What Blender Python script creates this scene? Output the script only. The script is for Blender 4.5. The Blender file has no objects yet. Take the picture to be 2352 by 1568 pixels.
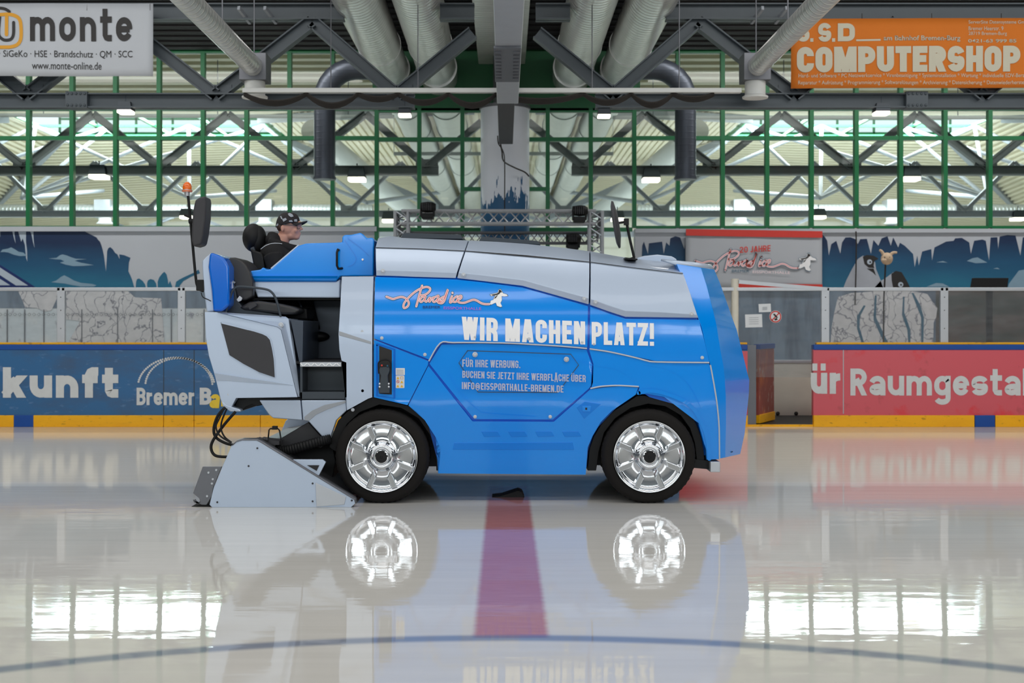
import bpy, bmesh, math, random
from mathutils import Vector, Matrix
random.seed(7)
S = bpy.context.scene
COL = S.collection
PI = math.pi

# ------------------------------------------------------------------ camera
F, CX, HY, H = 2900.0, 1160.0, 740.0, 1.434          # focal length (px), axis column, horizon row, eye height (m)
cam_d = bpy.data.cameras.new('camera')
cam = bpy.data.objects.new('camera', cam_d); COL.objects.link(cam)
cam.location = (0, 0, H); cam.rotation_euler = (PI / 2, 0, 0)
cam_d.sensor_width = 36.0; cam_d.lens = F / 2352 * 36
cam_d.shift_x = 16 / 2352; cam_d.shift_y = -44 / 2352
cam_d.clip_end = 300
cam_d.dof.use_dof = True; cam_d.dof.focus_distance = 10.1; cam_d.dof.aperture_fstop = 2.6
S.camera = cam

# ------------------------------------------------------------------ light and exposure
S.view_settings.view_transform = 'Standard'; S.view_settings.look = 'None'
S.view_settings.gamma = 1.0; S.view_settings.exposure = 0.0; S.view_settings.use_curve_mapping = False
w = bpy.data.worlds.new('overcast_sky'); S.world = w; w.use_nodes = True
wb = w.node_tree.nodes['Background']
wb.inputs[0].default_value = (0.80, 0.92, 1.0, 1); wb.inputs[1].default_value = 1.2
S.cycles.max_bounces = 7; S.cycles.diffuse_bounces = 3; S.cycles.glossy_bounces = 4
S.cycles.transparent_max_bounces = 16; S.cycles.caustics_reflective = False; S.cycles.caustics_refractive = False
S.cycles.sample_clamp_indirect = 6.0

def area(name, loc, rot, sx, sy, power, col=(1, 1, 1)):
    d = bpy.data.lights.new(name, 'AREA'); d.shape = 'RECTANGLE'; d.size = sx; d.size_y = sy
    d.energy = power; d.color = col
    o = bpy.data.objects.new(name, d); COL.objects.link(o); o.location = loc; o.rotation_euler = rot
    return o
# unseen roof lights put in over the ice, and the window band on the near side of the hall
for ry, rp in ((-6.0, 260), (1.0, 460), (7.5, 500), (12.2, 330)):  # last row added to brighten the far ice
    area('unseen_roof_light', (0, ry, 6.99 - ry * 0.04), (0, 0, 0), 24, 1.8, rp, (1.0, 0.985, 0.96))
area('unseen_roof_light', (0, 13.6, 6.45), (math.radians(42), 0, 0), 24, 1.6, 260, (1.0, 0.98, 0.95))  # added light, tilted to brighten the back wall
for rx in (-7.6, 7.6):
    area('unseen_roof_light', (rx, 19.5, 6.2), (math.radians(12), 0, 0), 9.6, 0.5, 200, (1.0, 0.98, 0.95))  # added out of sight behind the truss chord to brighten the wall
area('window_daylight', (0, -12.5, 4.8), (PI / 2, 0, 0), 34, 2.4, 1400, (0.92, 0.97, 1.0))
# daylight from the lanterns of the second hall
area('lantern_daylight', (-10, 36, 7.08), (0, 0, 0), 6.6, 3.8, 2100, (0.86, 0.95, 1.0))
area('lantern_daylight', (10, 36, 7.08), (0, 0, 0), 6.6, 3.8, 2100, (0.86, 0.95, 1.0))

# ------------------------------------------------------------------ materials
def lin(c):
    return tuple(((v / 255) / 12.92 if v / 255 <= 0.04045 else ((v / 255 + 0.055) / 1.055) ** 2.4) for v in c)

class NT:
    """small helper around a node tree"""
    def __init__(s, name):
        s.m = bpy.data.materials.new(name); s.m.use_nodes = True
        s.t = s.m.node_tree; s.n = s.t.nodes; s.b = s.n['Principled BSDF']
    def new(s, typ, **kw):
        k = s.n.new(typ)
        for a, v in kw.items(): setattr(k, a, v)
        return k
    def link(s, a, b): s.t.links.new(a, b)
    def math(s, op, a, b=None, c=None):
        k = s.new('ShaderNodeMath', operation=op)
        for i, v in enumerate((a, b, c)):
            if v is None: continue
            if isinstance(v, (int, float)): k.inputs[i].default_value = v
            else: s.link(v, k.inputs[i])
        return k.outputs[0]
    def mix(s, fac, a, b):
        k = s.new('ShaderNodeMix', data_type='RGBA')
        for i, v in ((0, fac), (6, a), (7, b)):
            if isinstance(v, (int, float)): k.inputs[i].default_value = v
            elif isinstance(v, tuple): k.inputs[i].default_value = (*v, 1)
            else: s.link(v, k.inputs[i])
        return k.outputs[2]
    def pos(s, kind='Position'):
        if kind == 'Position': return s.new('ShaderNodeNewGeometry').outputs['Position']
        return s.new('ShaderNodeTexCoord').outputs[kind]
    def noise(s, scale, detail=3, vec=None, rough=0.5):
        k = s.new('ShaderNodeTexNoise'); k.inputs['Scale'].default_value = scale
        k.inputs['Detail'].default_value = detail; k.inputs['Roughness'].default_value = rough
        if vec is not None: s.link(vec, k.inputs['Vector'])
        return k.outputs[0]
    def map(s, vec, scale=(1, 1, 1), loc=(0, 0, 0)):
        k = s.new('ShaderNodeMapping'); k.inputs['Scale'].default_value = scale; k.inputs['Location'].default_value = loc
        s.link(vec, k.inputs['Vector']); return k.outputs[0]
    def ramp(s, fac, stops):
        k = s.new('ShaderNodeValToRGB'); e = k.color_ramp.elements
        while len(e) < len(stops): e.new(0.5)
        for x, (p, c) in zip(e, stops): x.position = p; x.color = (*c, 1) if len(c) == 3 else c
        s.link(fac, k.inputs[0]); return k.outputs[0]
    def bump(s, h, strength=0.3, dist=0.01):
        k = s.new('ShaderNodeBump'); k.inputs['Strength'].default_value = strength; k.inputs['Distance'].default_value = dist
        s.link(h, k.inputs['Height']); s.link(k.outputs[0], s.b.inputs['Normal'])

def mat(name, rgb, rough=0.5, metal=0.0, coat=0.0, spec=None, vary=0.06, scale=6.0, bump=0.0, emit=None):
    """plain surface with a slight procedural unevenness"""
    t = NT(name); c = lin(rgb)
    if vary:
        nz = t.noise(scale, 4, t.pos('Object'))
        a = tuple(min(1, v * (1 - vary)) for v in c); b = tuple(min(1, v * (1 + vary)) for v in c)
        t.link(t.mix(nz, a, b), t.b.inputs['Base Color'])
        if bump: t.bump(t.noise(scale * 12, 2, t.pos('Object')), bump, 0.004)
    else:
        t.b.inputs['Base Color'].default_value = (*c, 1)
    t.b.inputs['Roughness'].default_value = rough; t.b.inputs['Metallic'].default_value = metal
    if coat: t.b.inputs['Coat Weight'].default_value = coat; t.b.inputs['Coat Roughness'].default_value = 0.04
    if spec is not None: t.b.inputs['Specular IOR Level'].default_value = spec
    if emit: t.b.inputs['Emission Color'].default_value = (*lin(rgb), 1); t.b.inputs['Emission Strength'].default_value = emit
    return t.m

def mat_ice():
    t = NT('wet_ice'); p = t.pos('Position')
    sep = t.new('ShaderNodeSeparateXYZ'); t.link(p, sep.inputs[0]); x, y = sep.outputs[0], sep.outputs[1]
    streak = t.noise(1.0, 5, t.map(p, (0.5, 9, 1)), 0.6)
    cloud = t.noise(0.35, 3, p)
    base = t.mix(streak, lin((204, 201, 193)), lin((222, 219, 212)))
    base = t.mix(t.math('MULTIPLY', cloud, 0.35), base, lin((198, 200, 200)))
    wob = t.math('MULTIPLY', t.math('SUBTRACT', t.noise(5, 2, t.map(p, (0.3, 4, 1))), 0.5), 0.015)
    # red centre line, runs away from the camera, ends on the blue circle
    d = t.math('ABSOLUTE', t.math('SUBTRACT', t.math('ADD', x, wob), 0.028))
    red = t.new('ShaderNodeMapRange', interpolation_type='SMOOTHSTEP'); t.link(d, red.inputs[0])
    red.inputs[1].default_value = 0.15; red.inputs[2].default_value = 0.19; red.inputs[3].default_value = 1; red.inputs[4].default_value = 0
    beyond = t.math('GREATER_THAN', y, 5.74)
    rn = t.mix(t.noise(9, 3, t.map(p, (0.6, 6, 1))), lin((156, 84, 94)), lin((192, 122, 126)))
    base = t.mix(t.math('MULTIPLY', t.math('MULTIPLY', red.outputs[0], beyond), 0.9), base, rn)
    # blue face-off circle, radius 4.5 m
    r = t.math('SQRT', t.math('ADD', t.math('POWER', t.math('SUBTRACT', x, 0.02), 2), t.math('POWER', t.math('SUBTRACT', y, 1.24), 2)))
    e = t.math('ABSOLUTE', t.math('SUBTRACT', r, 4.5))
    ring = t.new('ShaderNodeMapRange', interpolation_type='SMOOTHSTEP'); t.link(e, ring.inputs[0])
    ring.inputs[1].default_value = 0.02; ring.inputs[2].default_value = 0.085; ring.inputs[3].default_value = 0.75; ring.inputs[4].default_value = 0
    base = t.mix(ring.outputs[0], base, lin((96, 112, 140)))
    # rim of slush left beside the freshly wetted lane
    sl = t.new('ShaderNodeMapRange', interpolation_type='SMOOTHSTEP'); t.link(t.math('ABSOLUTE', t.math('SUBTRACT', t.math('ADD', y, t.math('MULTIPLY', wob, 4)), 11.2)), sl.inputs[0])
    sl.inputs[1].default_value = 0.10; sl.inputs[2].default_value = 0.2; sl.inputs[3].default_value = 0.65; sl.inputs[4].default_value = 0
    # beyond it the ice is not wet yet: whiter and duller
    dry = t.new('ShaderNodeMapRange', interpolation_type='SMOOTHSTEP'); t.link(y, dry.inputs[0]); dry.inputs[1].default_value = 11.0; dry.inputs[2].default_value = 11.4
    base = t.mix(t.math('MULTIPLY', dry.outputs[0], 0.8), base, lin((234, 228, 214)))
    base = t.mix(sl.outputs[0], base, lin((236, 234, 228)))
    t.link(base, t.b.inputs['Base Color'])
    t.link(t.math('MULTIPLY_ADD', dry.outputs[0], -0.14, 1.31), t.b.inputs['IOR'])
    rr = t.math('ADD', t.math('MULTIPLY_ADD', streak, 0.025, 0.012), t.math('MULTIPLY', dry.outputs[0], 0.07)); t.link(rr, t.b.inputs['Roughness'])
    hgt = t.math('ADD', t.noise(2.2, 3, t.map(p, (0.6, 3.0, 1))), t.math('MULTIPLY', t.noise(9, 2, t.map(p, (0.35, 5, 1))), 0.15))
    t.bump(hgt, 0.17, 0.006)
    return t.m

def mat_spiral(name, rgb, pitch, axis, rough=0.38, bump=(0.9, 0.014)):
    """galvanised spiral duct: fine seams along one axis"""
    t = NT(name); p = t.pos('Position')
    sep = t.new('ShaderNodeSeparateXYZ'); t.link(p, sep.inputs[0]); a = sep.outputs[axis]
    f = t.math('FRACT', t.math('DIVIDE', a, pitch))
    g = t.new('ShaderNodeMapRange'); t.link(t.math('ABSOLUTE', t.math('SUBTRACT', f, 0.5)), g.inputs[0])
    g.inputs[1].default_value = 0.36; g.inputs[2].default_value = 0.5
    c = lin(rgb); n = t.noise(3, 4, p)
    col = t.mix(n, tuple(v * 0.86 for v in c), tuple(min(1, v * 1.1) for v in c))
    t.link(col, t.b.inputs['Base Color'])
    t.b.inputs['Metallic'].default_value = 0.55; t.b.inputs['Roughness'].default_value = rough
    t.bump(g.outputs[0], *bump)
    return t.m

def mat_glass(name, tint, refl=1.0, haze=0.0, hazecol=(200, 205, 210)):
    """thin pane: lets light through, mirrors at glancing angles"""
    t = NT(name); t.n.remove(t.b)
    out = t.n['Material Output']
    tr = t.new('ShaderNodeBsdfTransparent'); tr.inputs[0].default_value = (*tint, 1)
    gl = t.new('ShaderNodeBsdfGlossy'); gl.inputs['Roughness'].default_value = 0.02
    lw = t.new('ShaderNodeFresnel'); lw.inputs['IOR'].default_value = 1.4
    mx = t.new('ShaderNodeMixShader'); t.link(t.math('MULTIPLY', lw.outputs[0], refl), mx.inputs[0])
    t.link(tr.outputs[0], mx.inputs[1]); t.link(gl.outputs[0], mx.inputs[2]); last = mx
    if haze:
        df = t.new('ShaderNodeBsdfDiffuse'); df.inputs[0].default_value = (*lin(hazecol), 1)
        m2 = t.new('ShaderNodeMixShader')
        nz = t.noise(3.0, 5, t.map(t.pos('Position'), (1, 1, 3)), 0.65)
        t.link(t.math('MULTIPLY', nz, haze), m2.inputs[0])
        t.link(mx.outputs[0], m2.inputs[1]); t.link(df.outputs[0], m2.inputs[2]); last = m2
    t.link(last.outputs[0], out.inputs[0])
    return t.m

def mat_patch(name, rgb, rgb2, scale, lo, hi, rough=0.45, stretch=(1, 1, 1), third=None):
    """two-tone surface: a second colour in irregular patches (scuffs, dirt, paint)"""
    t = NT(name); p = t.map(t.pos('Position'), stretch)
    n = t.noise(scale, 6, p, 0.62)
    f = t.new('ShaderNodeMapRange'); t.link(n, f.inputs[0]); f.inputs[1].default_value = lo; f.inputs[2].default_value = hi
    col = t.mix(f.outputs[0], lin(rgb), lin(rgb2))
    if third:
        n2 = t.noise(scale * 5, 4, p); g = t.new('ShaderNodeMapRange'); t.link(n2, g.inputs[0])
        g.inputs[1].default_value = 0.62; g.inputs[2].default_value = 0.72
        col = t.mix(g.outputs[0], col, lin(third))
    t.link(col, t.b.inputs['Base Color']); t.b.inputs['Roughness'].default_value = rough
    return t.m

def mat_cracked():
    """painted rock-like plaster with dark cracks"""
    t = NT('cracked_white_paint'); p = t.pos('Position')
    v = t.new('ShaderNodeTexVoronoi', feature='DISTANCE_TO_EDGE'); v.inputs['Scale'].default_value = 3.0
    warp = t.new('ShaderNodeVectorMath', operation='ADD'); t.link(t.map(p, (1.6, 1, 1)), warp.inputs[0])
    nn = t.new('ShaderNodeTexNoise'); nn.inputs['Scale'].default_value = 2.5; nn.inputs['Detail'].default_value = 4; t.link(p, nn.inputs['Vector'])
    t.link(nn.outputs[1], warp.inputs[1]); t.link(warp.outputs[0], v.inputs['Vector'])
    g = t.new('ShaderNodeMapRange'); t.link(v.outputs['Distance'], g.inputs[0]); g.inputs[1].default_value = 0.0; g.inputs[2].default_value = 0.05
    n = t.noise(7, 5, p); c = t.mix(n, lin((196, 194, 198)), lin((232, 230, 230)))
    t.link(t.mix(g.outputs[0], lin((110, 112, 124)), c), t.b.inputs['Base Color']); t.b.inputs['Roughness'].default_value = 0.6
    return t.m

def mat_mural_sky():
    """artwork: night-blue sky fading to teal towards its lower edge"""
    t = NT('mural_sky_paint'); p = t.pos('Position')
    sep = t.new('ShaderNodeSeparateXYZ'); t.link(p, sep.inputs[0])
    z = t.math('ADD', sep.outputs[2], t.math('MULTIPLY', t.math('SUBTRACT', t.noise(0.9, 4, t.map(p, (1, 1, 3))), 0.5), 0.5))
    g = t.new('ShaderNodeMapRange'); t.link(z, g.inputs[0]); g.inputs[1].default_value = 2.05; g.inputs[2].default_value = 2.85
    t.link(t.ramp(g.outputs[0], [(0, lin((26, 108, 140))), (0.5, lin((16, 80, 118))), (1, lin((8, 40, 78)))]), t.b.inputs['Base Color'])
    t.b.inputs['Roughness'].default_value = 0.55
    return t.m

def mat_column():
    """white column, painted with a blue ice-cave mural on its lower part"""
    t = NT('painted_column'); p = t.pos('Position')
    sep = t.new('ShaderNodeSeparateXYZ'); t.link(p, sep.inputs[0])
    n = t.noise(2.6, 4, t.map(p, (2.2, 2.2, 0.45), (0.4, 0, 0)), 0.6)
    edge = t.math('MULTIPLY_ADD', t.math('SUBTRACT', n, 0.5), 2.2, 3.55)
    blue = t.math('LESS_THAN', sep.outputs[2], edge)
    soft = t.noise(1.7, 3, p); c = t.mix(soft, lin((216, 224, 236)), lin((234, 240, 248)))
    t.link(t.mix(blue, c, lin((32, 88, 130))), t.b.inputs['Base Color']); t.b.inputs['Roughness'].default_value = 0.5
    return t.m

M = {}
M['ice'] = mat_ice()
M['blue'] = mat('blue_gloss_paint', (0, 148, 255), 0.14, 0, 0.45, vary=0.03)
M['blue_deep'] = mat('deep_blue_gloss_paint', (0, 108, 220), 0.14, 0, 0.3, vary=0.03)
M['blue_mid'] = mat('shaded_blue_paint', (0, 134, 240), 0.2, vary=0.03)  # shade of recesses and contours put into a darker blue
M['silver'] = mat('silver_paint', (190, 205, 226), 0.36, 0.25, 0.25, vary=0.02)
M['trim'] = mat('bright_trim', (205, 210, 216), 0.35, 0.15, vary=0)
M['chrome'] = mat('polished_chrome', (225, 228, 232), 0.07, 1.0, vary=0.02)
M['rubber'] = mat('tyre_rubber', (27, 25, 24), 0.8, spec=0.25, vary=0.15, scale=10, bump=0.15)
M['black'] = mat('black_plastic', (17, 18, 20), 0.55, spec=0.35, vary=0.1)
M['charcoal'] = mat('charcoal_panel', (56, 56, 60), 0.6, vary=0.06)
M['darkgrey'] = mat('dark_grey_metal', (58, 66, 74), 0.45, 0.2, vary=0.06)
M['interior'] = mat('cab_lining', (62, 72, 86), 0.35, 0.2, vary=0.12, scale=3)
M['vinyl'] = mat('seat_vinyl', (46, 46, 48), 0.42, vary=0.1)
M['steelgrey'] = mat('worn_steel', (116, 118, 124), 0.45, 0.6, vary=0.12)
M['alu'] = mat('aluminium', (196, 200, 206), 0.38, 0.5, vary=0.06)
M['white'] = mat('white_vinyl', (252, 253, 255), 0.6, vary=0.0)
M['grey_text'] = mat('grey_lettering', (192, 196, 216), 0.45, vary=0.0)
M['board_white'] = mat('worn_white_lettering', (212, 216, 218), 0.5, vary=0.08, scale=14)
M['red'] = mat('red_paint', (214, 60, 50), 0.5, vary=0.06)
M['orange'] = mat('orange_lens', (240, 110, 20), 0.2, 0, 0.4, vary=0.0)
M['yellow'] = mat_patch('yellow_kick_plate', (255, 188, 0), (246, 176, 2), 2.0, 0.4, 0.7, 0.4, (1, 1, 3), (196, 140, 10))
M['capblue'] = mat('blue_cap_rail', (4, 74, 160), 0.4, vary=0.08)
M['boardblue'] = mat_patch('scuffed_blue_board', (46, 104, 156), (62, 92, 128), 1.4, 0.45, 0.7, 0.35, (1, 1, 2.5), (84, 124, 170))
M['boardred'] = mat_patch('scuffed_red_board', (214, 92, 104), (222, 58, 66), 1.3, 0.52, 0.60, 0.35, (1, 1, 0.9), (196, 84, 92))
M['cream'] = mat('cream_wall', (224, 220, 206), 0.6, vary=0.06)
M['wallgrey'] = mat('pale_wall', (186, 192, 200), 0.65, vary=0.05, scale=1.2)
M['green'] = mat('green_frame_paint', (0, 108, 60), 0.45, vary=0.05)
M['greenpanel'] = mat('green_panel_paint', (0, 88, 46), 0.5, vary=0.1)
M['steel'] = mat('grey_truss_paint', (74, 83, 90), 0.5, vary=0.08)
M['steel_mid'] = mat('hazed_truss_paint', (122, 127, 130), 0.5, vary=0.06)  # truss grey lightened to carry glass haze and the light behind it
M['steel_light'] = mat('lit_truss_pale_grey_paint', (164, 170, 178), 0.5, vary=0.06)  # pale grey parts; on the far trusses it paints in the hall's light
M['deckdark'] = mat('dark_roof_deck', (34, 34, 37), 0.8, vary=0.15)
M['deck'] = mat('cream_roof_deck', (236, 228, 202), 0.6, vary=0.03)
M['deckline'] = mat('pale_purlin', (190, 190, 186), 0.6)
M['duct'] = mat_spiral('spiral_duct', (222, 224, 222), 0.13, 1, 0.28)
M['duct_v'] = mat_spiral('dark_spiral_duct', (74, 80, 90), 0.10, 2, 0.42, (0.3, 0.004))
M['duct_x'] = mat_spiral('cross_duct', (190, 194, 194), 0.12, 0)
M['whitepaint'] = mat('white_enamel', (222, 224, 222), 0.5)
M['bannergrey'] = mat('grey_banner_cloth', (186, 191, 198), 0.8, vary=0.05, scale=2)
M['bannerorange'] = mat('orange_banner_cloth', (206, 112, 26), 0.8, vary=0.05, scale=2)
M['ink'] = mat('black_ink', (34, 32, 32), 0.6, vary=0)
M['gold'] = mat('ochre_ink', (214, 152, 30), 0.6, vary=0)
M['inkorange'] = mat('pale_ink', (196, 191, 172), 0.7, vary=0.04)
M['pink'] = mat('pale_pink_ink', (255, 232, 236), 0.5, vary=0)
M['salmon'] = mat('salmon_ink', (238, 104, 96), 0.5, vary=0)
M['teal'] = mat('dark_teal_ink', (44, 96, 122), 0.5, vary=0)
M['magenta'] = mat('violet_ink', (186, 110, 214), 0.5, vary=0)
M['navy'] = mat('navy_ink', (14, 40, 100), 0.5, vary=0)
M['yellowink'] = mat('yellow_ink', (240, 208, 60), 0.5, vary=0)
M['sky'] = mat_mural_sky()
M['column'] = mat_column()
M['crack'] = mat_cracked()
M['snow'] = mat('mural_snow_paint', (176, 190, 204), 0.6, vary=0.08, scale=2)
M['cloud'] = mat('mural_cloud_paint', (128, 158, 178), 0.6, vary=0.08)
M['penguin'] = mat('mural_grey_paint', (168, 174, 184), 0.6, vary=0.12)
M['greymural'] = mat_patch('grey_mural_paint', (116, 134, 152), (84, 98, 116), 1.6, 0.42, 0.62, 0.6, (2.2, 1, 0.5))
M['brownfence'] = mat_patch('brown_fence_paint', (86, 76, 72), (62, 66, 62), 1.4, 0.42, 0.6, 0.6, (0.7, 1, 3))
M['lockers'] = mat_patch('pale_grey_panels', (210, 220, 226), (232, 233, 232), 1.2, 0.42, 0.6, 0.5, (1.2, 1, 0.8), (170, 172, 182))
M['lamp_on'] = mat('lit_lamp', (255, 244, 226), 0.4, vary=0, emit=3.0)
M['skin'] = mat('skin', (206, 152, 132), 0.5, vary=0.06, scale=20)
M['hair'] = mat('brown_hair', (70, 48, 40), 0.6)
M['hoodie'] = mat('black_cloth', (17, 17, 20), 0.85, vary=0.2, scale=30)
M['capcloth'] = mat('black_cap_cloth', (34, 30, 32), 0.75, vary=0.3, scale=30)
M['paper'] = mat('white_paper', (226, 230, 234), 0.7, vary=0.04)
M['beige'] = mat('beige_foam', (216, 190, 160), 0.6, vary=0.08)
M['pane'] = mat_glass('window_pane', (0.94, 0.97, 0.95), 0.5)
M['plexi'] = mat_glass('scratched_plexiglass', (0.93, 0.95, 0.96), 0.8, 0.16)
M['lens'] = mat_glass('spectacle_lens', (0.9, 0.92, 0.95), 1.0)
M['cable'] = mat('dark_cable', (44, 40, 38), 0.7)
M['cloth_yellow'] = mat('warning_yellow', (244, 190, 40), 0.5, vary=0)

# ------------------------------------------------------------------ building helpers
def P(px, py, Y):
    """photo pixel -> point in the upright plane that stands Y metres from the camera"""
    return Vector(((px - CX) * Y / F, Y, H - (py - HY) * Y / F))

def link_obj(name, me, m, parent=None):
    if m is not None:
        if isinstance(m, (list, tuple)):
            for k in m: me.materials.append(k)
        else: me.materials.append(m)
    o = bpy.data.objects.new(name, me); COL.objects.link(o)
    if parent is not None:
        o.parent = parent
        if parent.parent is None: o.matrix_parent_inverse = Matrix.Translation(-Vector(parent.location))
    return o

def tag(o, label=None, cat=None, group=None, kind=None):
    if label: o['label'] = label
    if cat: o['category'] = cat
    if group: o['group'] = group
    if kind: o['kind'] = kind
    return o

def thing(name, label, cat, loc=(0, 0, 0), group=None, kind=None):
    o = bpy.data.objects.new(name, None); COL.objects.link(o); o.location = loc; o.empty_display_size = 0.1
    return tag(o, label, cat, group, kind)

def copy_tree(o, parent=None):
    c = o.copy(); COL.objects.link(c)
    if parent is not None:
        c.parent = parent; c.matrix_parent_inverse = o.matrix_parent_inverse.copy()
    for ch in [k for k in bpy.data.objects if k.parent == o]: copy_tree(ch, c)
    return c

class MB:
    """collects shapes into one mesh"""
    def __init__(s): s.bm = bmesh.new()
    def faces(s, vs, fs):
        v = [s.bm.verts.new(p) for p in vs]
        for f in fs:
            try: s.bm.faces.new([v[i] for i in f])
            except ValueError: pass
        return s
    def box(s, lo, hi):
        x0, y0, z0 = lo; x1, y1, z1 = hi
        return s.faces([(x0, y0, z0), (x1, y0, z0), (x1, y1, z0), (x0, y1, z0), (x0, y0, z1), (x1, y0, z1), (x1, y1, z1), (x0, y1, z1)],
                       [(3, 2, 1, 0), (4, 5, 6, 7), (0, 1, 5, 4), (1, 2, 6, 5), (2, 3, 7, 6), (3, 0, 4, 7)])
    def bar(s, a, b, w, h, up=(0, 0, 1)):
        """box beam from a to b, w across, h along 'up'"""
        a, b = Vector(a), Vector(b); d = (b - a).normalized(); up = Vector(up)
        if abs(d.dot(up)) > 0.98: up = Vector((0, 1, 0))
        sx = d.cross(up).normalized(); uz = sx.cross(d).normalized()
        vs = []
        for p in (a, b):
            for i, j in ((-1, -1), (1, -1), (1, 1), (-1, 1)): vs.append(p + sx * (i * w / 2) + uz * (j * h / 2))
        return s.faces(vs, [(0, 1, 2, 3), (7, 6, 5, 4), (0, 4, 5, 1), (1, 5, 6, 2), (2, 6, 7, 3), (3, 7, 4, 0)])
    def ibeam(s, a, b, w, h, t=0.018):
        """I-section from a to b: web plus two flanges"""
        a, b = Vector(a), Vector(b); d = (b - a).normalized(); up = Vector((0, 0, 1))
        if abs(d.dot(up)) > 0.98: up = Vector((0, 1, 0))
        sx = d.cross(up).normalized(); uz = sx.cross(d).normalized()
        s.bar(a, b, t, h)
        for k in (-1, 1): s.bar(a + uz * (k * (h / 2 - t / 2)), b + uz * (k * (h / 2 - t / 2)), w, t)
        return s
    def tube(s, pts, r, n=10, caps=True):
        pts = [Vector(p) for p in pts]; rings = []
        rs = r if isinstance(r, (list, tuple)) else [r] * len(pts)
        t0 = (pts[1] - pts[0]).normalized()
        ref = Vector((0, 0, 1)) if abs(t0.z) < 0.9 else Vector((0, 1, 0))
        u = t0.cross(ref).normalized()
        for i, p in enumerate(pts):
            d = (pts[min(i + 1, len(pts) - 1)] - pts[max(i - 1, 0)]).normalized()
            u = (u - d * u.dot(d)).normalized(); v = d.cross(u)
            rings.append([s.bm.verts.new(p + (u * math.cos(2 * PI * k / n) + v * math.sin(2 * PI * k / n)) * rs[i]) for k in range(n)])
        for a, b in zip(rings, rings[1:]):
            for k in range(n): s.bm.faces.new((a[k], a[(k + 1) % n], b[(k + 1) % n], b[k]))
        if caps:
            s.bm.faces.new(rings[0][::-1]); s.bm.faces.new(rings[-1])
        return s
    def lathe(s, prof, c, axis='Y', n=48):
        """prof: (radius, offset along axis) pairs"""
        c = Vector(c); rings = []
        for r, d in prof:
            ring = []
            for k in range(n):
                a = 2 * PI * k / n; co, si = math.cos(a) * r, math.sin(a) * r
                q = {'Y': (co, d, si), 'Z': (co, si, d), 'X': (d, co, si)}[axis]
                ring.append(s.bm.verts.new(c + Vector(q)))
            rings.append(ring)
        for a, b in zip(rings, rings[1:]):
            for k in range(n): s.bm.faces.new((a[k], a[(k + 1) % n], b[(k + 1) % n], b[k]))
        for ring in (rings[0], rings[-1]):
            if (ring[0].co - ring[n // 2].co).length > 1e-4: s.bm.faces.new(ring)
        return s
    def ball(s, c, r, sc=(1, 1, 1), rot=None, n=20):
        m = Matrix.Translation(Vector(c)) @ (rot.to_4x4() if rot is not None else Matrix.Identity(4)) @ Matrix.Diagonal((r * sc[0], r * sc[1], r * sc[2], 1))
        bmesh.ops.create_uvsphere(s.bm, u_segments=n, v_segments=n // 2 + 2, radius=1, matrix=m); return s
    def prism(s, pts, Y0, Y1, Yp=None):
        """outline in photo pixels read in plane Yp (default Y0), extruded from Y0 to Y1"""
        Yp = Yp or Y0
        f = [P(x, y, Yp) for x, y in pts]
        a = [s.bm.verts.new((p.x, Y0, p.z)) for p in f]; b = [s.bm.verts.new((p.x, Y1, p.z)) for p in f]
        n = len(f)
        s.bm.faces.new(a); s.bm.faces.new(b[::-1])
        for i in range(n): s.bm.faces.new((a[i], b[i], b[(i + 1) % n], a[(i + 1) % n]))
        return s
    def grid(s, rows):
        """sheet through rows of points"""
        v = [[s.bm.verts.new(p) for p in r] for r in rows]
        for a, b in zip(v, v[1:]):
            for i in range(len(a) - 1): s.bm.faces.new((a[i], a[i + 1], b[i + 1], b[i]))
        return s
    def build(s, name, m, parent=None, bevel=0.0, seg=2, smooth=35, weld=False, solid=0.0, subsurf=0):
        if weld: bmesh.ops.remove_doubles(s.bm, verts=s.bm.verts[:], dist=1e-4)
        bmesh.ops.recalc_face_normals(s.bm, faces=s.bm.faces[:])
        me = bpy.data.meshes.new(name); s.bm.to_mesh(me); s.bm.free()
        if smooth:
            for p in me.polygons: p.use_smooth = True
            try: me.set_sharp_from_angle(angle=math.radians(smooth))
            except Exception: pass
        o = link_obj(name, me, m, parent)
        if solid:
            k = o.modifiers.new('solid', 'SOLIDIFY'); k.thickness = solid; k.offset = -1
        if bevel:
            k = o.modifiers.new('bevel', 'BEVEL'); k.width = bevel; k.segments = seg; k.limit_method = 'ANGLE'
            k.angle_limit = math.radians(30); k.harden_normals = bool(smooth)
        if subsurf:
            k = o.modifiers.new('sub', 'SUBSURF'); k.levels = subsurf; k.render_levels = subsurf
        return o

def smooth_line(pts, n=6):
    """Catmull-Rom through the points"""
    out = []
    q = [pts[0]] + list(pts) + [pts[-1]]
    for i in range(1, len(q) - 2):
        p0, p1, p2, p3 = q[i - 1], q[i], q[i + 1], q[i + 2]
        for k in range(n):
            t = k / n
            out.append(tuple(0.5 * ((2 * b) + (-a + c) * t + (2 * a - 5 * b + 4 * c - d) * t * t + (-a + 3 * b - 3 * c + d) * t ** 3)
                             for a, b, c, d in zip(p0, p1, p2, p3)))
    out.append(tuple(pts[-1])); return out

def flat(yv):
    return lambda x, z: yv

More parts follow.
